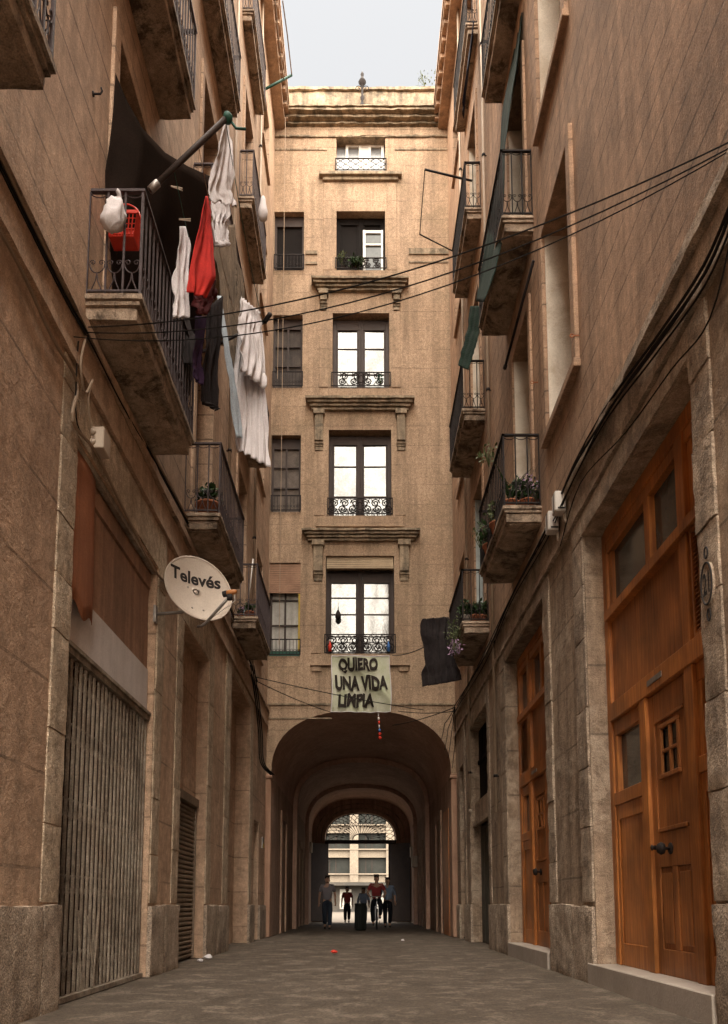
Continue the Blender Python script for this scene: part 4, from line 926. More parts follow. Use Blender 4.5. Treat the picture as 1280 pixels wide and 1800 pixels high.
# ------------------------------------------------------------------ banner on the far facade
BY = YF - .14
def bsurf(u, v, off=0.):   # u right, v up
    a = front(584 - 2 * (1 - v), 1252, BY); c = front(686, 1153, BY)
    x = a.x + (c.x - a.x) * u + .02 * math.sin(v * 5); z = a.z + (c.z - a.z) * v - .02 * math.sin(u * math.pi) * (v > .5)
    d = .035 * math.sin(u * 7 + v * 5) + .03 * mnoise.noise(Vector((u * 4, v * 4, 1))) + .08 * max(0, .36 - v) * math.sin(u * 26 + 5 * v) + .03 * max(0, 1 - abs((u - .22) - (1 - v)) * 8)
    return Vector((x, BY - .03 - d - off, z))
b = B(); b.grid(lambda u, v: bsurf(u, v), 48, 48)
bn = tag(b.build('cloth_banner', 'banner', solid=.004), 'greenish white hand lettered protest banner hung below the lowest middle window', 'banner')
for txt, u0, u1, v0, v1, wob in (('QUIERO', .12, .80, .69, .96, 1), ('UNA VIDA', .05, .95, .37, .645, 0), ('LIMPIA', .11, .72, .08, .32, 2)):
    tv, tf = text_geo(txt, bold=.055); b = B(); fs = []
    b.add([bsurf(u0 + (u1 - u0) * u + .012 * mnoise.noise(Vector((u * 9, v * 3, wob))), v0 + (v1 - v0) * v + .03 * mnoise.noise(Vector((u * 7, v * .5, wob + 4))), .035) for u, v in tv], tf); b.build('lettering', 'ink', bn)
b = B(); b.tube([bsurf(i / 30, 0, .004) for i in range(31)], .012, 4); b.tube([bsurf(i / 30, 1, .004) for i in range(31)], .012, 4); b.tube([bsurf(0, i / 30, .004) for i in range(31)], .012, 4); b.tube([bsurf(1, i / 30, .004) for i in range(31)], .010, 4); b.build('hem', 'cloth_w', bn)
# coloured streamer below it
b = B(); x = .44; z = 5.62
o = thing('streamer', (x, BY, z), 'thin red white and blue streamer dangling from the banner into the arch', 'streamer')
for i, mm in enumerate(('white', 'white', 'red', 'white', 'blue', 'red', 'red')):
    b = B(); r_ = (.02, .03, .03, .02, .035, .045, .05)[i]; b.lathe([(.006, 0), (r_, -.02), (r_ * .7, -.07), (.006, -.09)], (x + .006 * i, BY, z - .1 * i), 8); b.build('ribbon_knot', mm, o)

# ------------------------------------------------------------------ satellite dish
th = R(36); r_ = Vector((math.cos(th), math.sin(th), 0)); nn_ = Vector((math.sin(th), -math.cos(th), .22)).normalized(); r_ = (r_ - nn_ * r_.dot(nn_)).normalized(); up_ = -r_.cross(nn_) if (r_.cross(nn_)).z < 0 else r_.cross(nn_)
dc = front(350, 1034, 8.9); RX, RZ = .415, .41
o = thing('satellite_dish', front(272, 1080, 8.95), 'chalky white satellite dish with dark lettering on a bracket beside the shop front', 'satellite dish')
def ds(q, a, off=0.):
    return dc + r_ * (RX * q * math.cos(a)) + up_ * (RZ * q * math.sin(a)) - nn_ * (.085 * (1 - q * q)) + nn_ * off
b = B(); n = 40
vs = [ds(j / 10, 2 * math.pi * i / n) for j in range(1, 11) for i in range(n)]; vs.append(ds(0, 0)); fs = [(j * n + i, j * n + (i + 1) % n, (j + 1) * n + (i + 1) % n, (j + 1) * n + i) for j in range(9) for i in range(n)] + [(len(vs) - 1, (i + 1) % n, i)[::-1] for i in range(n)]
b.add(vs, fs, True); rf = b.build('reflector', 'dish', o, solid=.006)
b = B(); b.tube([ds(1.0, 2 * math.pi * i / n) for i in range(n + 1)], .011, 6, False); b.build('rim', 'dish', rf)
tv, tf = text_geo('Televés', bold=.03); b = B()
def dp(u, v): 
    x = -.80 + 1.52 * u; y = .20 + .38 * v; q = math.hypot(x, y); return ds(q, math.atan2(y, x), .006)
b.add([dp(u, v) for u, v in tv], tf); b.build('lettering', 'print', rf)
for x, y in ((-.25, .08), (.08, .06), (-.2, -.62), (.14, -.62)):
    b = B(); b.lathe([(.012, 0), (.012, .008), (.004, .012)], ds(math.hypot(x, y), math.atan2(y, x), 0), 8, nn_); b.build('bolt', 'steel', rf)
foc = front(404, 1042, 8.45); bot = front(362, 1095, 8.72)
b = B(); b.tube([bot + Vector((-.12, 0.15, .01)), bot + Vector((-.05, .04, -.02)), bot, foc + Vector((-.01, .02, -.04))], .017, 8); b.build('feed_arm', 'steel', o)
b = B(); b.lathe([(.03, 0), (.032, .05), (.03, .09), (.018, .13)], foc + Vector((-.05, .03, 0)), 12, (1, -.25, .12)); rc = b.build('receiver', 'orange', o)
b = B(); b.lathe([(.034, -.03), (.036, .0), (.034, .02)], foc + Vector((-.05, .03, 0)), 12, (1, -.25, .12)); b.lathe([(.03, 0), (.03, .06)], foc + Vector((0, 0, -.08)), 10); b.build('receiver_collar', 'print', rc)
b = B(); b.tube([foc + Vector((.05, 0, -.02)), foc + Vector((.06, 0, -.09)), foc + Vector((.0, 0, -.14)), bot + Vector((.03, 0, .03))], .004, 5); b.build('coax_loop', 'white', o)
wa = front(270, 1080, 8.95); wa.x = -2.4
b = B(); b.tube([wa + Vector((-.02, 0, 0)), wa + Vector((.32, -.02, .02)), dc - nn_ * .19 + Vector((0, 0, -.1))], .02, 8); b.box(wa.x - .01, wa.x + .02, wa.y - .04, wa.y + .04, wa.z - .1, wa.z + .1); b.build('wall_bracket', 'steel', o)

# ------------------------------------------------------------------ boxes and lamps on the walls
p = side(166, 770, -2.36)
o = thing('junction_box', p, 'cream electrical box with two round knobs above the rusty sheet', 'junction box')
b = B(); b.box(-2.42, -2.27, p.y - .02, p.y + .17, p.z - .10, p.z + .10); bo = b.build('housing', 'plastic', o, bevel=.008)
b = B()
for dz in (-.045, .045): b.lathe([(.03, 0), (.026, .014), (.012, .02)], (-2.37, p.y - .02, p.z + dz), 12, (0, -1, 0))
b.build('knob', 'plastic', bo)
GB = 'white electrical boxes on the right wall'
for (px, py, lb) in ((984, 884, 'white grey plastic box on the right wall, upper of two beside the balcony'), (972, 918, 'white grey plastic box on the right wall, lower of two hung among cables')):
    p = side(px, py, 2.30); o = thing('wall_lamp', p, lb, 'electrical box', GB)
    b = B(); b.box(2.23, 2.36, p.y - .06, p.y + .10, p.z - .12, p.z + .12); bo = b.build('housing', 'white', o, bevel=.012)
    b = B(); b.box(2.225, 2.229, p.y - .0, p.y + .01, p.z - .11, p.z + .11); b.box(2.26, 2.35, p.y - .066, p.y - .061, p.z - .1, p.z - .08); b.build('seam', 'print', bo)
    b = B(); b.tube([(2.36, p.y + .02, p.z - .1), (2.36, p.y + .03, p.z - .2), (2.40, p.y + .0, p.z - .24)], .018, 6); b.build('bracket', 'plastic', o)
# number plaque on the near pier
o = thing('number_plaque', (2.37, 5.18, 2.9), 'oval dark rimmed house number plaque on the near right pier', 'number plaque')
pc = Vector((2.362, 5.23, 2.98))
b = B(); b.add([pc + Vector((0, .085 * math.cos(a), .15 * math.sin(a))) for a in [2 * math.pi * i / 28 for i in range(28)]] + [pc + Vector((.02, .085 * math.cos(a), .15 * math.sin(a))) for a in [2 * math.pi * i / 28 for i in range(28)]],
      [tuple(range(28))[::-1]] + [(i, (i + 1) % 28, (i + 1) % 28 + 28, i + 28) for i in range(28)]); b.build('plate', 'stoneR', o)
b = B(); b.tube([pc + Vector((-.002, .082 * math.cos(a), .147 * math.sin(a))) for a in [2 * math.pi * i / 28 for i in range(29)]], .007, 5, False)
for dz in (.22, -.22): b.tube([pc + Vector((.004, .025 * math.cos(a), dz + .04 * math.sin(a))) for a in [2 * math.pi * i / 16 for i in range(17)]], .006, 5, False)
b.build('rim', 'print', o)
tv, tf = text_geo('21', bold=.02); b = B(); b.add([pc + Vector((-.006, -(u - .5) * .10, (v - .5) * .16)) for u, v in tv], tf); b.build('lettering', 'print', o)

# ------------------------------------------------------------------ drying frames, rods and cords
o = thing('drying_rack', side(828, 318, 1.95), 'dark steel drying frame projecting in front of the far facade from an upper right balcony', 'drying rack')
A_ = side(830, 318, 2.3); Bq = front(747, 298, A_.y); Dq = front(738, 412, A_.y + .9); Eq = side(795, 441, 2.2)
b = B(); b.tube([A_, Bq], .022, 6); b.build('upper_rod', 'iron', o); b = B(); b.tube([Dq, Eq], .015, 6); b.build('lower_rod', 'iron', o); b = B(); b.tube([Bq, Dq], .01, 5); b.build('side_wire', 'iron', o)
o = thing('drying_rod', side(440, 172, -2.4), 'thin rod with cords jutting out under the left eaves against the sky', 'drying rod')
a = side(456, 162, -2.38); c = front(513, 132, a.y + .2); b = B(); b.tube([a, c], .03, 6); b.build('rod', 'greenpaint', o)
b = B(); b.tube([c, front(505, 60, a.y - 1.2), front(497, 2, a.y - 2.2)], .014, 5); b.build('cord', 'cablep', o); b = B(); b.tube([a.lerp(c, .75), front(489, 60, a.y - 1.2), front(484, 2, a.y - 2.2)], .014, 5); b.build('cord', 'cablep', o)
for px, Y, z0, z1, lb in ((487, 19.6, 7.3, 22.2, 'thin pale pulley cord hanging before the left column of windows, nearer the middle'), (478, 19.7, 14.6, 16.3, 'short pale pulley cord by the third window up of the left column')):
    x = (px - CX) * Y / FPX; wire('pulley_cord', 'cablep', [(x, Y - .1, z0), (x, Y - .1, z1)], .008, lb, 'cord')
# drainpipes
for X, Y, z0, z1, lb, mm in ((2.34, 13.7, 2.4, EAVE, 'thin cast pipe running down the right wall between the balconies', 'cablep'), (-2.34, 13.35, 5.8, EAVE, 'narrow pipe on the left wall behind the laundry', 'cablep'), (2.34, 16.95, 3.0, EAVE, 'narrow pipe near the far end of the right wall', 'cablep'), (-2.35, 16.75, 5.8, EAVE, 'narrow pipe near the far end of the left wall', 'cablep')):
    o = thing('drainpipe', (X, Y, z0), lb, 'pipe')
    b = B(); b.tube([(X, Y, z0), (X, Y, z1)], .028, 8); b.build('pipe', mm, o)
    b = B(); z = z0 + .6
    while z < z1: b.lathe([(.038, 0), (.038, .05)], (X, Y, z), 8); b.tube([(X, Y, z + .02), (X + (.06 if X > 0 else -.06), Y, z + .02)], .01, 4); z += 2.4
    b.build('bracket', 'iron', o)
# awning rod over the first right balcony
o = thing('awning_rod', side(938, 458, 2.38), 'rusty awning rod slanting down the right wall above the flowered balcony', 'rod')
b = B(); b.tube([side(938, 458, 2.36), side(888, 645, 2.2)], .02, 6); b.lathe([(.03, -.03), (.03, .03)], side(888, 645, 2.2), 8, (0, 1, 0)); b.build('rod', 'iron', o)

# ------------------------------------------------------------------ cables
GC = 'cables strung across the alley'
def cross(pa, Xa, pb, Xb, sag, r, lb): return wire('cable', 'cable', [side(*pa, Xa), side(*pb, Xb)], r, lb, 'cable', sag=sag, group=GC)
cross((1290, 246), 2.38, (150, 575), -2.36, .30, .0055, 'topmost black cable crossing the alley from the right wall to the left balcony')
cross((1290, 256), 2.38, (150, 584), -2.36, .38, .005, 'middle black cable crossing the alley below the topmost one')
cross((1288, 262), 2.38, (130, 592), -2.36, .45, .0045, 'lowest of the three black cables crossing the alley')
GWn = 'cables running along the right wall'
RC = [(1300, 320), (1240, 470), (1150, 600), (1070, 712), (1010, 820), (962, 925), (900, 1045), (850, 1150), (800, 1242)]
for i in range(5):
    pts = [side(px + random.uniform(-3, 3) * (1 + k * .1), py + i * (8 - .5 * k) + random.uniform(-3, 3), 2.33 - .02 * (i % 3)) for k, (px, py) in enumerate(RC)]
    wire('wall_cable', 'cable' if i != 3 else 'cablep', pts, .012 if i < 2 else .008, ['thickest black cable of the bundle along the right wall', 'second black cable in the right wall bundle, just under the thickest', 'thin black cable in the middle of the right wall bundle', 'pale painted cable among the right wall bundle', 'lowest thin black cable of the right wall bundle'][i], 'cable', sag=.03, group=GWn)
wire('wall_cable', 'cable', [side(1295, 370, 2.36), side(1248, 560, 2.33), side(1180, 650, 2.33), side(1100, 760, 2.33), side(1020, 850, 2.34), side(985, 960, 2.34)], .006, 'loose thin cable looping below the right wall bundle', 'cable', sag=.04, group=GWn)
LC = [(-8, 262), (60, 400), (120, 520), (160, 592), (215, 700), (270, 800), (330, 912), (390, 1030), (436, 1150), (452, 1195)]
for i in range(3):
    pts = [side(px + random.uniform(-1, 1), py + i * (9 - .8 * k), -2.36 + .012 * i) for k, (px, py) in enumerate(LC)]
    wire('wall_cable', ['cablep', 'cable', 'cable'][i], pts, (.018, .010, .008)[i], ['thick painted conduit along the left string course', 'black cable just under the painted conduit on the left wall', 'thin black cable lowest on the left string course'][i], 'cable', sag=.015, group='cables along the left wall')
wire('wall_cable', 'cablep', [side(px, py, -2.36) for px, py in ((-6, 395), (40, 480), (90, 590), (135, 672), (128, 740), (165, 790), (205, 870), (270, 1000), (296, 1026))], .014, 'painted cable running above the rusty sheet to the satellite dish', 'cable', sag=.02, group='cables along the left wall')
wire('wall_cable', 'cablep', [side(px, py, -2.34) for px, py in ((152, 588), (142, 640), (150, 690), (163, 668), (155, 700), (160, 752))], .009, 'pale cable looping down to the cream junction box', 'cable', group='cables along the left wall')
wire('wall_cable', 'cable', [side(px, py, -2.36) for px, py in ((138, 600), (134, 672), (136, 745), (158, 778))], .006, 'thin black cable dropping beside the pale loop to the junction box', 'cable', group='cables along the left wall')
for k in range(3):
    wire('wall_cable', 'cable', [side(px + k * 3, py, -2.33) for px, py in ((440, 1170), (449, 1230), (455, 1290), (458, 1340))] + [front(476 + 3 * k, 1362, YF - .18)], .016, ['inner', 'middle', 'outer'][k] + ' black cable of the bunch hanging in the far left corner by the arch', 'cable', sag=.05, group='cables in the far left corner')
GF = 'thin cables before the arch'
for a, ya, c, yc, lb in (((441, 1188), 17, (745, 1248), 19.5, 'thin cable from the left wall passing behind the banner foot'), ((441, 1192), 17, (585, 1253), 19.6, 'thin cable sloping steeply from the left wall to the banner'), ((690, 1152), 19.6, (744, 1138), 16, 'thin cable from the middle window to the black cloth'), ((690, 1275), 19.6, (800, 1243), 17.5, 'thin cable rising from the arch crown to the right wall'), ((700, 1250), 19.6, (800, 1250), 17.5, 'nearly level thin cable above the arch on the right')):
    wire('thin_cable', 'cable', [front(*a, ya), front(*c, yc)], .010, lb, 'cable', sag=.05, group=GF)
for i, (px, py) in enumerate(((776, 1300), (782, 1318), (788, 1332), (795, 1350))):
    wire('hanging_wire', 'cable', [front(800, 1243, 18.2), front(px + 6, (1243 + py) / 2, 18.8), front(px, py, YF - .15)], .009, ['wire fanning down to the arch crown side, leftmost of four', 'second wire from the left in the fan beside the arch', 'third wire from the left in the fan beside the arch', 'wire fanning down the right pilaster, rightmost of four'][i], 'wire', sag=.03, group='wires fanning down at the right of the arch')

# ------------------------------------------------------------------ plants
def foliage(bd, c, r, n, ls, droop=.2, seed=0, flat=1.):
    rn = random.Random(seed); c = Vector(c)
    for _ in range(n):
        d = Vector((rn.gauss(0, 1), rn.gauss(0, 1), rn.gauss(0, 1))).normalized() * (r * rn.random() ** .5)
        d.z *= flat; p = c + d; a = Vector((rn.uniform(-1, 1), rn.uniform(-1, 1), rn.uniform(-droop, 1))).normalized(); s_ = a.orthogonal().normalized()
        l = ls * rn.uniform(.6, 1.3); w_ = l * .32
        bd.add([p, p + a * l * .5 + s_ * w_, p + a * l, p + a * l * .5 - s_ * w_], [(0, 1, 2, 3)])
def blades(bd, c, n, L_, seed=0, spread=.6, wd=.02):
    rn = random.Random(seed); c = Vector(c)
    for _ in range(n):
        a = rn.uniform(0, 6.28); sp_ = rn.uniform(.1, spread); l = L_ * rn.uniform(.6, 1); d = Vector((math.cos(a) * sp_, math.sin(a) * sp_, 1)).normalized(); s_ = Vector((-math.sin(a), math.cos(a), 0))
        pr = []
        for k in range(5):
            t = k / 4; p = c + d * (l * t) + Vector((math.cos(a), math.sin(a), 0)) * (.12 * l * t * t) - Vector((0, 0, .15 * l * t ** 3)); ww = wd * (1 - t) ** .6 + .001; pr += [p - s_ * ww, p + s_ * ww]
        bd.add(pr, [(2 * k, 2 * k + 1, 2 * k + 3, 2 * k + 2) for k in range(4)])
def pot(bd, c, r, h): bd.lathe([(r * .7, 0), (r, h * .85), (r * 1.12, h * .86), (r * 1.12, h), (r * .9, h), (r * .85, h * .8)], c, 16)
def potted(name, c, r, h, label, kind, seed, pm='terracotta', lm='leaf', fr=.16, nl=160, ls=.07, fm=None):
    o = thing(name, c, label, 'potted plant'); b = B(); pot(b, c, r, h); b.build('pot', pm, o)
    b = B(); top = Vector(c) + Vector((0, 0, h))
    if kind == 'blades': blades(b, top, nl, ls, seed)
    else:
        foliage(b, top + Vector((0, 0, fr * .7)), fr, nl, ls, seed=seed)
        for k in range(7): b.tube([top, top + Vector((random.uniform(-1, 1) * fr * .7, random.uniform(-1, 1) * fr * .7, fr))], .005, 4)
    b.build('foliage', lm, o)
    if fm:
        b = B(); foliage(b, top + Vector((.02, -.04, fr * 1.1)), fr * .75, int(nl * .7), ls * .7, seed=seed + 5); b.build('flowers', fm, o)
    return o
potted('potted_plant', (-2.12, 10.48, 6.08), .16, .22, 'low green plant in a wide terracotta pot on the second left balcony', 'bush', 1, fr=.16, nl=150, ls=.10)
b = B(); cy = 10.30
potted('potted_plant', (-2.08, 14.35, 6.08), .09, .14, 'small plant in a clay pot on the farthest lowest left balcony', 'bush', 2, fr=.10, nl=90, ls=.07)
potted('potted_plant', (-2.26, 14.42, 6.08), .07, .12, 'tiny clay pot with pink blossom on the farthest lowest left balcony', 'bush', 3, fr=.08, nl=60, ls=.06, fm='flower')
potted('potted_plant', (2.20, 10.35, 6.08), .13, .16, 'dense dark shrub in a pot against the far side of the flowered right balcony', 'bush', 4, lm='leaf', fr=.22, nl=300, ls=.08)
potted('potted_plant', (2.02, 10.25, 6.08), .10, .14, 'spiky sword leaved plant in a pot on the flowered right balcony', 'blades', 5, nl=16, ls=.62)
potted('potted_plant', (2.24, 10.22, 6.08), .10, .14, 'pot with drooping lilac blossom on the flowered right balcony', 'bush', 6, fr=.20, nl=110, ls=.07, fm='flower')
potted('potted_plant', (1.97, 10.9, 6.08), .12, .16, 'leafy plant pushing through the front bars of the flowered right balcony', 'bush', 7, lm='leafp', fr=.20, nl=170, ls=.07)
potted('potted_plant', (1.98, 11.6, 6.08), .12, .16, 'green bush by the front bars further along the flowered right balcony', 'bush', 8, fr=.24, nl=220, ls=.08)
potted('potted_plant', (2.00, 14.62, 6.08), .09, .17, 'plant in a whitish pot, left of the three on the farther right balcony', 'bush', 9, pm='white', fr=.17, nl=160, ls=.09)
potted('potted_plant', (2.15, 14.60, 6.08), .09, .17, 'plant in a terracotta pot, middle of the three on the farther right balcony', 'bush', 10, fr=.14, nl=120, ls=.08)
potted('potted_plant', (2.29, 14.62, 6.08), .09, .17, 'plant in a terracotta pot by the wall on the farther right balcony', 'bush', 11, fr=.17, nl=160, ls=.09)
def plant(name, c, label, m, fr, nl, ls, seed, flat=1., m2=None):
    o = thing(name, c, label, 'plant'); b = B(); foliage(b, c, fr, nl, ls, droop=1, seed=seed, flat=flat); b.build('foliage', m, o)
    b = B()
    for k in range(6): b.tube([Vector(c) + Vector((0, 0, -fr * flat)), Vector(c) + Vector((random.uniform(-1, 1) * fr * .8, random.uniform(-1, 1) * fr * .8, random.uniform(-.2, .9) * fr * flat))], .005, 4)
    b.build('stem', 'leafp', o)
    if m2: b = B(); foliage(b, Vector(c) + Vector((0, 0, -fr * flat * .7)), fr * .8, nl // 2, ls, droop=1, seed=seed + 3); b.build('flowers', m2, o)
plant('trailing_plant', (1.82, 10.7, 7.15), 'yellow green sprig sticking out above the near end of the flowered balcony rail', 'leafp', .16, 60, .07, 31)
plant('trailing_plant', (1.84, 11.75, 6.45), 'trailing leaves hanging outside the bars of the flowered right balcony', 'leafp', .13, 60, .05, 32, 1.5)
plant('trailing_plant', (1.80, 14.75, 5.95), 'trailing plant with lilac flowers falling below the farther right balcony', 'leafp', .2, 150, .06, 33, 2.0, 'flower')
plant('window_plant', (-.15, YF - .08, 18.15), 'low green plants behind the grille of the fourth middle window up', 'leaf', .22, 220, .09, 34, .5)
plant('window_plant', (-.52, YF - .02, 18.35), 'pale leafy sprig at the left side of the fourth middle window up', 'leafp', .16, 90, .07, 35, 1.3)
plant('window_plant', (.52, YF - .08, 14.72), 'small green plant at the right end of the third middle window grille', 'greenpaint', .10, 60, .06, 36)
plant('roof_weed', (1.78, YF - .1, 23.72), 'wiry weed growing on top of the far parapet at the right', 'leafp', .3, 70, .06, 37, .7)
plant('roof_weed', (2.15, YF - .1, 23.8), 'smaller weed growing in the right corner of the far parapet', 'leafp', .2, 30, .06, 38, .8)
# things at the windows of the far facade
o = thing('hanging_lantern', (-.60, YF + .08, 8.15), 'small dark birdcage shaped ornament hanging in the lowest middle window', 'ornament')
b = B(); b.tube([(-.60, YF + .1, 8.62), (-.60, YF + .1, 8.42)], .006, 4); b.lathe([(.008, .24), (.03, .2), (.075, .1), (.08, .02), (.04, -.03), (.01, -.05)], (-.60, YF + .1, 8.2), 12); b.build('cage', 'iron', o)
for x, mm, lb in ((-.80, 'red', 'small red and white bottle at the left end of the lowest middle grille'), (.70, 'blue', 'small blue bottle at the right end of the lowest middle grille')):
    o = thing('bottle', (x, YF - .1, 7.28), lb, 'bottle'); b = B(); b.lathe([(.045, 0), (.045, .16), (.02, .22), (.02, .26)], (x, YF - .11, 7.24), 10); b.build('body', mm, o); b = B(); b.lathe([(.024, 0), (.024, .04)], (x, YF - .11, 7.505), 8); b.build('cap', 'white', o)
o = thing('broom', (-2.1, 14.3, 6.1), 'white handled broom leaning upright on the farthest lowest left balcony', 'broom')
b = B(); b.tube([(-2.13, 14.4, 6.3), (-2.03, 14.32, 7.25)], .014, 6); b.build('handle', 'white', o); b = B(); b.box(-2.2, -2.05, 14.37, 14.43, 6.12, 6.34); b.build('brush', 'cloth_b', o, bevel=.01)
b = B(); b.lathe([(.02, 0), (.09, .05), (.1, .2), (.06, .4), (.05, .5), (.02, .55)], side(462, 388, -2.0), 10); tag(b.build('rolled_mat', 'cloth_w'), 'pale roll tied to an upper left balcony near the far facade', 'roll')

# ------------------------------------------------------------------ litter
def crumple(name, c, r, m, label, seed):
    b = B(); b.lathe([(.01, 0), (r * .8, r * .15), (r, r * .45), (r * .6, r * .8), (.01, r)], c, 12, smooth=False)
    for i, v in enumerate(b.v): n_ = mnoise.noise_vector(Vector(v) * (2.2 / r) + Vector((seed, 0, 0))); b.v[i] = (v[0] + n_.x * r * .5, v[1] + n_.y * r * .5, max(0.0, v[2] + n_.z * r * .3))
    return tag(b.build(name, m), label, 'litter')
def gp(px, py): 
    k = (py - CY) / FPX; d = EYE / (k * cp + -sp) if False else None
    for i in range(1): pass
    # intersect the pixel ray with the ground
    dirv = Vector(((px - CX) / FPX, cp - ((CY - py) / FPX) * sp, ((CY - py) / FPX) * cp + sp)); t = -EYE / dirv.z
    return Vector((dirv.x * t, dirv.y * t, 0))
crumple('crumpled_wrapper', gp(588, 1676), .06, 'red', 'small crumpled red wrapper lying in the middle of the alley', 1)
crumple('paper_scrap', gp(366, 1686), .07, 'cloth_w', 'white paper scrap lying by the foot of the left wall', 2)
crumple('plastic_scrap', gp(352, 1690), .04, 'cloth_w', 'tiny white scrap nearer the roller shutter', 3)
crumple('debris', gp(825, 1652), .12, 'iron', 'dark heap of rags at the foot of the right pier before the arch', 4)
crumple('pale_scrap', gp(708, 1654), .04, 'cloth_w', 'small pale scrap near the arch right of centre', 5)

# ------------------------------------------------------------------ litter bin
p = gp(634, 1638); p.y = 25.2; p.x = -.02
o = thing('litter_bin', (p.x, p.y, 0), 'dark cylindrical litter bin standing in the middle of the passage', 'litter bin')
b = B(); b.lathe([(.15, .0), (.17, .03), (.18, .78), (.19, .79), (.19, .84), (.16, .84), (.155, .5)], (p.x, p.y, 0), 24)
b.build('body', 'binm', o); b = B()
for i in range(16):
    a = i * math.pi / 8; b.box(p.x + .18 * math.cos(a) - .008, p.x + .18 * math.cos(a) + .008, p.y + .18 * math.sin(a) - .008, p.y + .18 * math.sin(a) + .008, .06, .76)
b.build('ribs', 'binm', o)

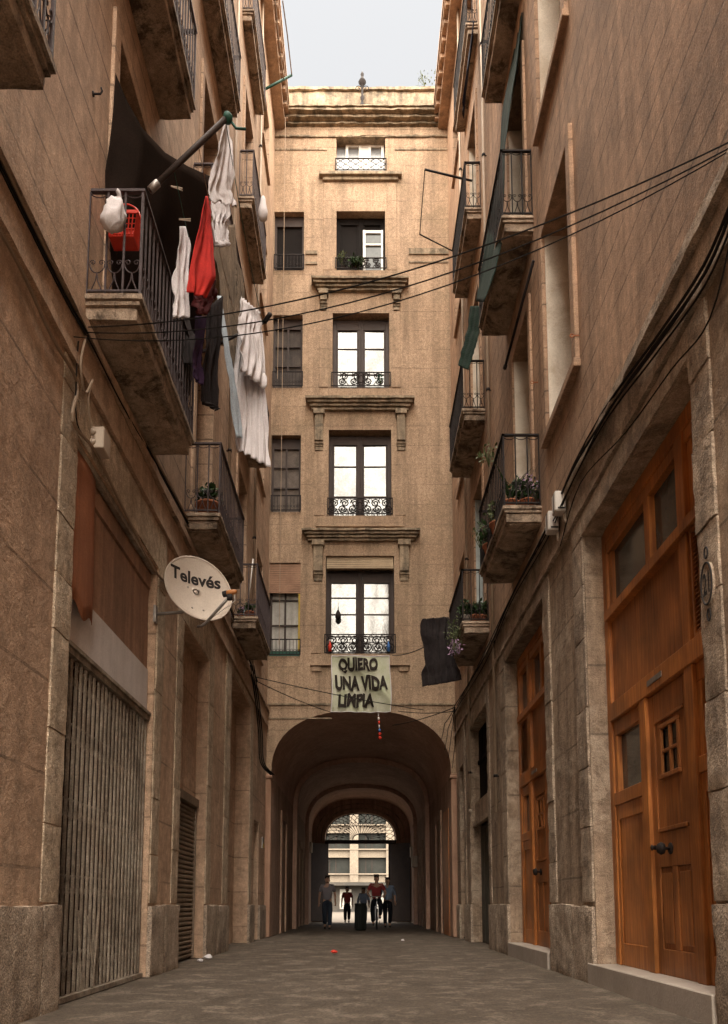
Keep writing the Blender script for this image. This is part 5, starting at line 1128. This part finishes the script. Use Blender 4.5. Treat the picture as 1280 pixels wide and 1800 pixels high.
# ------------------------------------------------------------------ people
def skin(name, nodes, edges, m, parent, T, sub=2):
    keys = list(nodes); me = bpy.data.meshes.new(name)
    me.from_pydata([T(Vector(nodes[k][0])) - parent.location for k in keys], [(keys.index(a), keys.index(c)) for a, c in edges], [])
    o = bpy.data.objects.new(name, me); C.objects.link(o); o.parent = parent; me.materials.append(M[m])
    o.modifiers.new('skin', 'SKIN')
    if not me.skin_vertices: return o
    for i, k in enumerate(keys):
        r_ = nodes[k][1]; d = me.skin_vertices[0].data[i]; d.radius = r_ if isinstance(r_, tuple) else (r_, r_); d.use_root = (i == 0)
    q = o.modifiers.new('sub', 'SUBSURF'); q.levels = sub; q.render_levels = sub
    for md in o.modifiers:
        if md.type == 'SKIN': md.use_smooth_shade = True
    return o
def person(x, y, head, H, J, top, legs, label, hair='hair', sleeve=.5, cover=True, z0=0.):
    """J: pose joints in metres for a 1.72 m body: x right, y forward, z up"""
    s_ = H / 1.72; ca, sa = math.cos(head), math.sin(head)
    T = lambda v: Vector((x + s_ * (v.x * ca - v.y * sa), y + s_ * (v.x * sa + v.y * ca), z0 + s_ * v.z))
    root = thing('person', (x, y, z0), label, 'person')
    L_ = J; N_ = {}
    P_ = lambda k: Vector(L_[k])
    pel, ch, nk = P_('pel'), P_('ch'), P_('nk'); hd = P_('hd')
    N_['pel'] = (pel, (.13, .10)); N_['waist'] = (pel.lerp(ch, .45), (.115, .09)); N_['ch'] = (ch, (.14, .10)); N_['nk'] = (nk, .052); N_['jaw'] = (nk.lerp(hd, .5) + Vector((0, .015, 0)), .068); N_['hd'] = (hd, (.075, .092)); N_['crown'] = (hd + (hd - nk).normalized() * .075, .06)
    N_['nose'] = (hd + Vector((0, .105, -.01)), .014); N_['earL'] = (hd + Vector((-.085, 0, -.005)), .014); N_['earR'] = (hd + Vector((.085, 0, -.005)), .014)
    E_ = [('pel', 'waist'), ('waist', 'ch'), ('ch', 'nk'), ('nk', 'jaw'), ('jaw', 'hd'), ('hd', 'crown'), ('hd', 'nose'), ('hd', 'earL'), ('hd', 'earR')]
    S_, SE = dict(a=(pel + Vector((0, 0, -.04)), (.165, .13)), b=(pel.lerp(ch, .45), (.16, .13)), c=(ch, (.185, .14)), d=(ch.lerp(nk, .55), (.08, .07))), [('a', 'b'), ('b', 'c'), ('c', 'd')]
    Q_, QE = dict(w=(pel + Vector((0, 0, .06)), (.14, .11)), p=(pel, (.14, .115))), [('w', 'p')]
    for s, sx in (('L', -1), ('R', 1)):
        sh = ch + Vector((sx * .175, 0, .08)); el, wr = P_('el' + s), P_('wr' + s); hp = pel + Vector((sx * .085, 0, -.06)); kn, an = P_('kn' + s), P_('an' + s)
        fw = Vector(L_.get('toe' + s, (0, .16, -.045)))
        hdv = (wr - el).normalized(); palm = wr + hdv * .07
        N_.update({'sh' + s: (sh, .052), 'el' + s: (el, .038), 'wr' + s: (wr, .026), 'palm' + s: (palm, (.034, .018)), 'hp' + s: (hp, .075), 'kn' + s: (kn, .052), 'an' + s: (an, .036), 'heel' + s: (an + Vector((0, -.03, -.05)), .03), 'toe' + s: (an + fw, .032)})
        E_ += [('ch', 'sh' + s), ('sh' + s, 'el' + s), ('el' + s, 'wr' + s), ('wr' + s, 'palm' + s), ('pel', 'hp' + s), ('hp' + s, 'kn' + s), ('kn' + s, 'an' + s), ('an' + s, 'heel' + s), ('an' + s, 'toe' + s)]
        side_ = hdv.orthogonal().normalized()
        for f in range(4):
            b0 = palm + side_ * ((f - 1.5) * .019) + hdv * .02; ln = (.06, .075, .07, .052)[f]
            N_['f%d' % f + s] = (b0 + hdv * ln * .5, .0085); N_['g%d' % f + s] = (b0 + hdv * ln + Vector((0, .012, -.008)), .0075); E_ += [('palm' + s, 'f%d' % f + s), ('f%d' % f + s, 'g%d' % f + s)]
        N_['t1' + s] = (wr + hdv * .03 + side_ * .042, .010); N_['t2' + s] = (wr + hdv * .075 + side_ * .055, .009); E_ += [('palm' + s, 't1' + s), ('t1' + s, 't2' + s)]
        S_['s' + s] = (sh, .072); S_['e' + s] = (sh.lerp(el, sleeve * 1.5), .066 if sleeve < .6 else .055); SE += [('c', 's' + s), ('s' + s, 'e' + s)]
        Q_['h' + s] = (hp, .11); Q_['k' + s] = (kn, .085); Q_['n' + s] = (an + Vector((0, 0, .02)), .07); QE += [('p', 'h' + s), ('h' + s, 'k' + s), ('k' + s, 'n' + s)]
        if sleeve > .6: S_['w' + s] = (wr, .036); SE += [('e' + s, 'w' + s)]
        sn = {'a': (an + Vector((0, -.035, -.04)), .042), 'b': (an + Vector(fw) * .6 + Vector((0, 0, -.01)), .044), 'c': (an + Vector(fw) * 1.2, .034)}
        skin('shoe', sn, [('a', 'b'), ('b', 'c')], 'shoe', root, T, 1)
    body = skin('body', N_, E_, 'skin', root, T); skin('shirt', S_, SE, top, root, T); skin('trousers', Q_, QE, legs, root, T)
    skin('hair', {'a': (hd + Vector((0, -.028, .03)), .084), 'b': (hd + Vector((0, -.015, .075)), .058), 'c': (hd + Vector((0, -.05, -.03)), .058)}, [('a', 'b'), ('a', 'c')], hair, root, T)
    return root
WALK = dict(pel=(0, 0, .94), ch=(0, .02, 1.32), nk=(0, .03, 1.49), hd=(0, .05, 1.61), elL=(-.25, -.07, 1.14), wrL=(-.26, .06, .90), elR=(.25, -.02, 1.13), wrR=(.27, -.10, .88),
            knL=(-.09, .16, .50), anL=(-.09, .22, .09), knR=(.09, .0, .49), anR=(.08, -.26, .13), toeR=(0, .13, -.09))
person(-1.10, 26.0, math.pi, 1.72, WALK, 'shirtg', 'jeans', 'person in grey t-shirt and blue jeans walking in the passage left of the bin')
W2 = dict(WALK); W2.update(knL=(-.09, .02, .49), anL=(-.08, -.2, .12), toeL=(0, .13, -.09), knR=(.09, .12, .5), anR=(.09, .18, .09)); W2.pop('toeR')
person(-.62, 35.6, math.pi, 1.58, W2, 'shirtr', 'trouser', 'person with dark hair and red top walking behind the bin near the gate')
person(.10, 34.0, math.pi, 1.5, WALK, 'pale_t', 'jeans', 'person in pale blue top half hidden behind the litter bin', sleeve=.9)
person(.93, 28.2, math.pi, 1.74, W2, 'pale_t', 'trouser', 'person in pale blue top walking just behind the cyclist on the right', sleeve=.9)
BX, BYc = .50, 26.0
CYC = dict(pel=(0, -.28, 1.0), ch=(0, -.08, 1.36), nk=(0, .0, 1.53), hd=(0, .04, 1.65), elL=(-.30, .06, 1.17), wrL=(-.24, .30, 1.08), elR=(.30, .06, 1.17), wrR=(.24, .30, 1.08),
           knL=(-.13, .10, .78), anL=(-.11, -.05, .42), knR=(.13, .06, .62), anR=(.11, -.04, .20))
person(BX, BYc, math.pi, 1.72, CYC, 'shirtr', 'trouser', 'person in red shirt riding a white bicycle towards us through the passage')
o = thing('bicycle', (BX, BYc, 0), 'white framed bicycle with straight handlebar ridden through the passage', 'bicycle')
def wh(cy_, nm):
    b = B(); c = Vector((BX, cy_, .34)); b.tube([c + Vector((0, .325 * math.cos(a), .325 * math.sin(a))) for a in [2 * math.pi * i / 28 for i in range(29)]], .02, 6, False); w_ = b.build('wheel', 'rubber', o)
    b = B(); b.tube([c + Vector((0, .30 * math.cos(a), .30 * math.sin(a))) for a in [2 * math.pi * i / 28 for i in range(29)]], .010, 5, False)
    for i in range(16): a = i * math.pi / 8; b.tube([c + Vector((.02 if i % 2 else -.02, 0, 0)), c + Vector((0, .30 * math.cos(a), .30 * math.sin(a)))], .002, 3)
    b.lathe([(.02, -.04), (.02, .04)], c, 8, (1, 0, 0)); b.build('rim', 'steel', w_)
wh(BYc - .55, 'f'); wh(BYc + .50, 'r')
f0 = Vector((BX, BYc - .55, .34)); r0 = Vector((BX, BYc + .50, .34)); bb = Vector((BX, BYc + .05, .28)); st = Vector((BX, BYc + .24, .86)); hdt = Vector((BX, BYc - .34, .90)); hdb = Vector((BX, BYc - .38, .74))
b = B()
for a, c in ((bb, st), (bb, hdb), (hdt, hdb), (st - Vector((0, 0, .08)), hdt - Vector((0, 0, .05)))): b.tube([a, c], .018, 8)
for s_ in (-.05, .05):
    q = Vector((s_, 0, 0)); b.tube([bb + q * .4, r0 + q], .010, 6); b.tube([st - Vector((0, 0, .1)), r0 + q], .009, 6); b.tube([hdb + q, f0 + q], .013, 6)
b.tube([hdb + Vector((-.05, 0, 0)), hdb + Vector((.05, 0, 0))], .018, 6); b.build('frame', 'bike', o)
b = B(); b.tube([hdt, hdt + Vector((0, .02, .14))], .014, 6); h_ = hdt + Vector((0, .02, .15)); b.tube([h_ + Vector((-.29, .08, .01)), h_ + Vector((-.1, 0, 0)), h_ + Vector((.1, 0, 0)), h_ + Vector((.29, .08, .01))], .013, 6); b.build('handlebar', 'steel', o)
b = B(); b.lathe([(.02, -.03), (.03, -.02), (.04, .02), (.02, .03)], h_ + Vector((0, -.05, -.04)), 10, (0, -1, 0)); b.build('headlight', 'white', o)
b = B(); b.box(BX - .07, BX + .07, BYc + .14, BYc + .40, .87, .92); b.build('saddle', 'rubber', o, bevel=.02)
b = B(); b.lathe([(.09, -.01), (.09, .01)], bb, 16, (1, 0, 0)); b.tube([bb + Vector((-.1, 0, 0)), bb + Vector((-.1, -.05, .15)), bb + Vector((-.17, -.05, .15))], .01, 5); b.tube([bb + Vector((.1, 0, 0)), bb + Vector((.1, .05, -.15)), bb + Vector((.17, .05, -.15))], .01, 5); b.build('crankset', 'steel', o)

# ------------------------------------------------------------------ small fixings on the walls
o = thing('wall_hook', side(163, 165, -2.38), 'small dark iron hook on the left wall beside the tall doorway strip', 'hook')
p = side(163, 165, -2.4); b = B(); b.tube([p, p + Vector((.07, 0, 0)), p + Vector((.085, 0, .03)), p + Vector((.075, 0, .06))], .009, 5); b.build('hook_arm', 'iron', o)
b = B(); b.lathe([(.022, -.01), (.022, .012)], p, 8, (1, 0, 0)); b.build('base_plate', 'iron', o)
o = thing('conduit', (2.36, 17.15, 2.9), 'pale vertical conduit on the right wall left of the barred shop window', 'pipe')
b = B(); b.tube([side(824, 1262, 2.36), side(826, 1340, 2.36), side(827, 1425, 2.36)], .022, 6); b.build('tube', 'cablep', o)
b = B(); b.lathe([(.04, -.03), (.04, .03)], side(827, 1425, 2.36), 8); b.build('end_cap', 'plastic', o)
o = thing('bell_plate', (-2.36, 19.2, 2.4), 'small grey and yellow plate on the left pier by the arch', 'plate')
b = B(); b.box(-2.41, -2.37, 19.15, 19.35, 2.15, 2.42); b.build('plate', 'steel', o, bevel=.005); b = B(); b.box(-2.369, -2.362, 19.16, 19.34, 2.16, 2.26); b.build('yellow_band', 'yellow', o)
GK = 'rusty eyebolts on the right wall'
for px, py, lb in ((1018, 590, 'rusty eyebolt on the frame of the blank right window'), (946, 672, 'rusty eyebolt between the blank window and the flowered balcony door'), (903, 985, 'rusty eyebolt under the flowered right balcony slab')):
    p = side(px, py, 2.4); b = B(); b.tube([p, p - Vector((.06, 0, 0))], .01, 5); b.tube([p + Vector((-.08 + .02 * math.cos(a), 0, .02 * math.sin(a))) for a in [k * math.pi / 4 for k in range(9)]], .007, 4, False); tag(b.build('eyebolt', 'rust'), lb, 'eyebolt', GK)
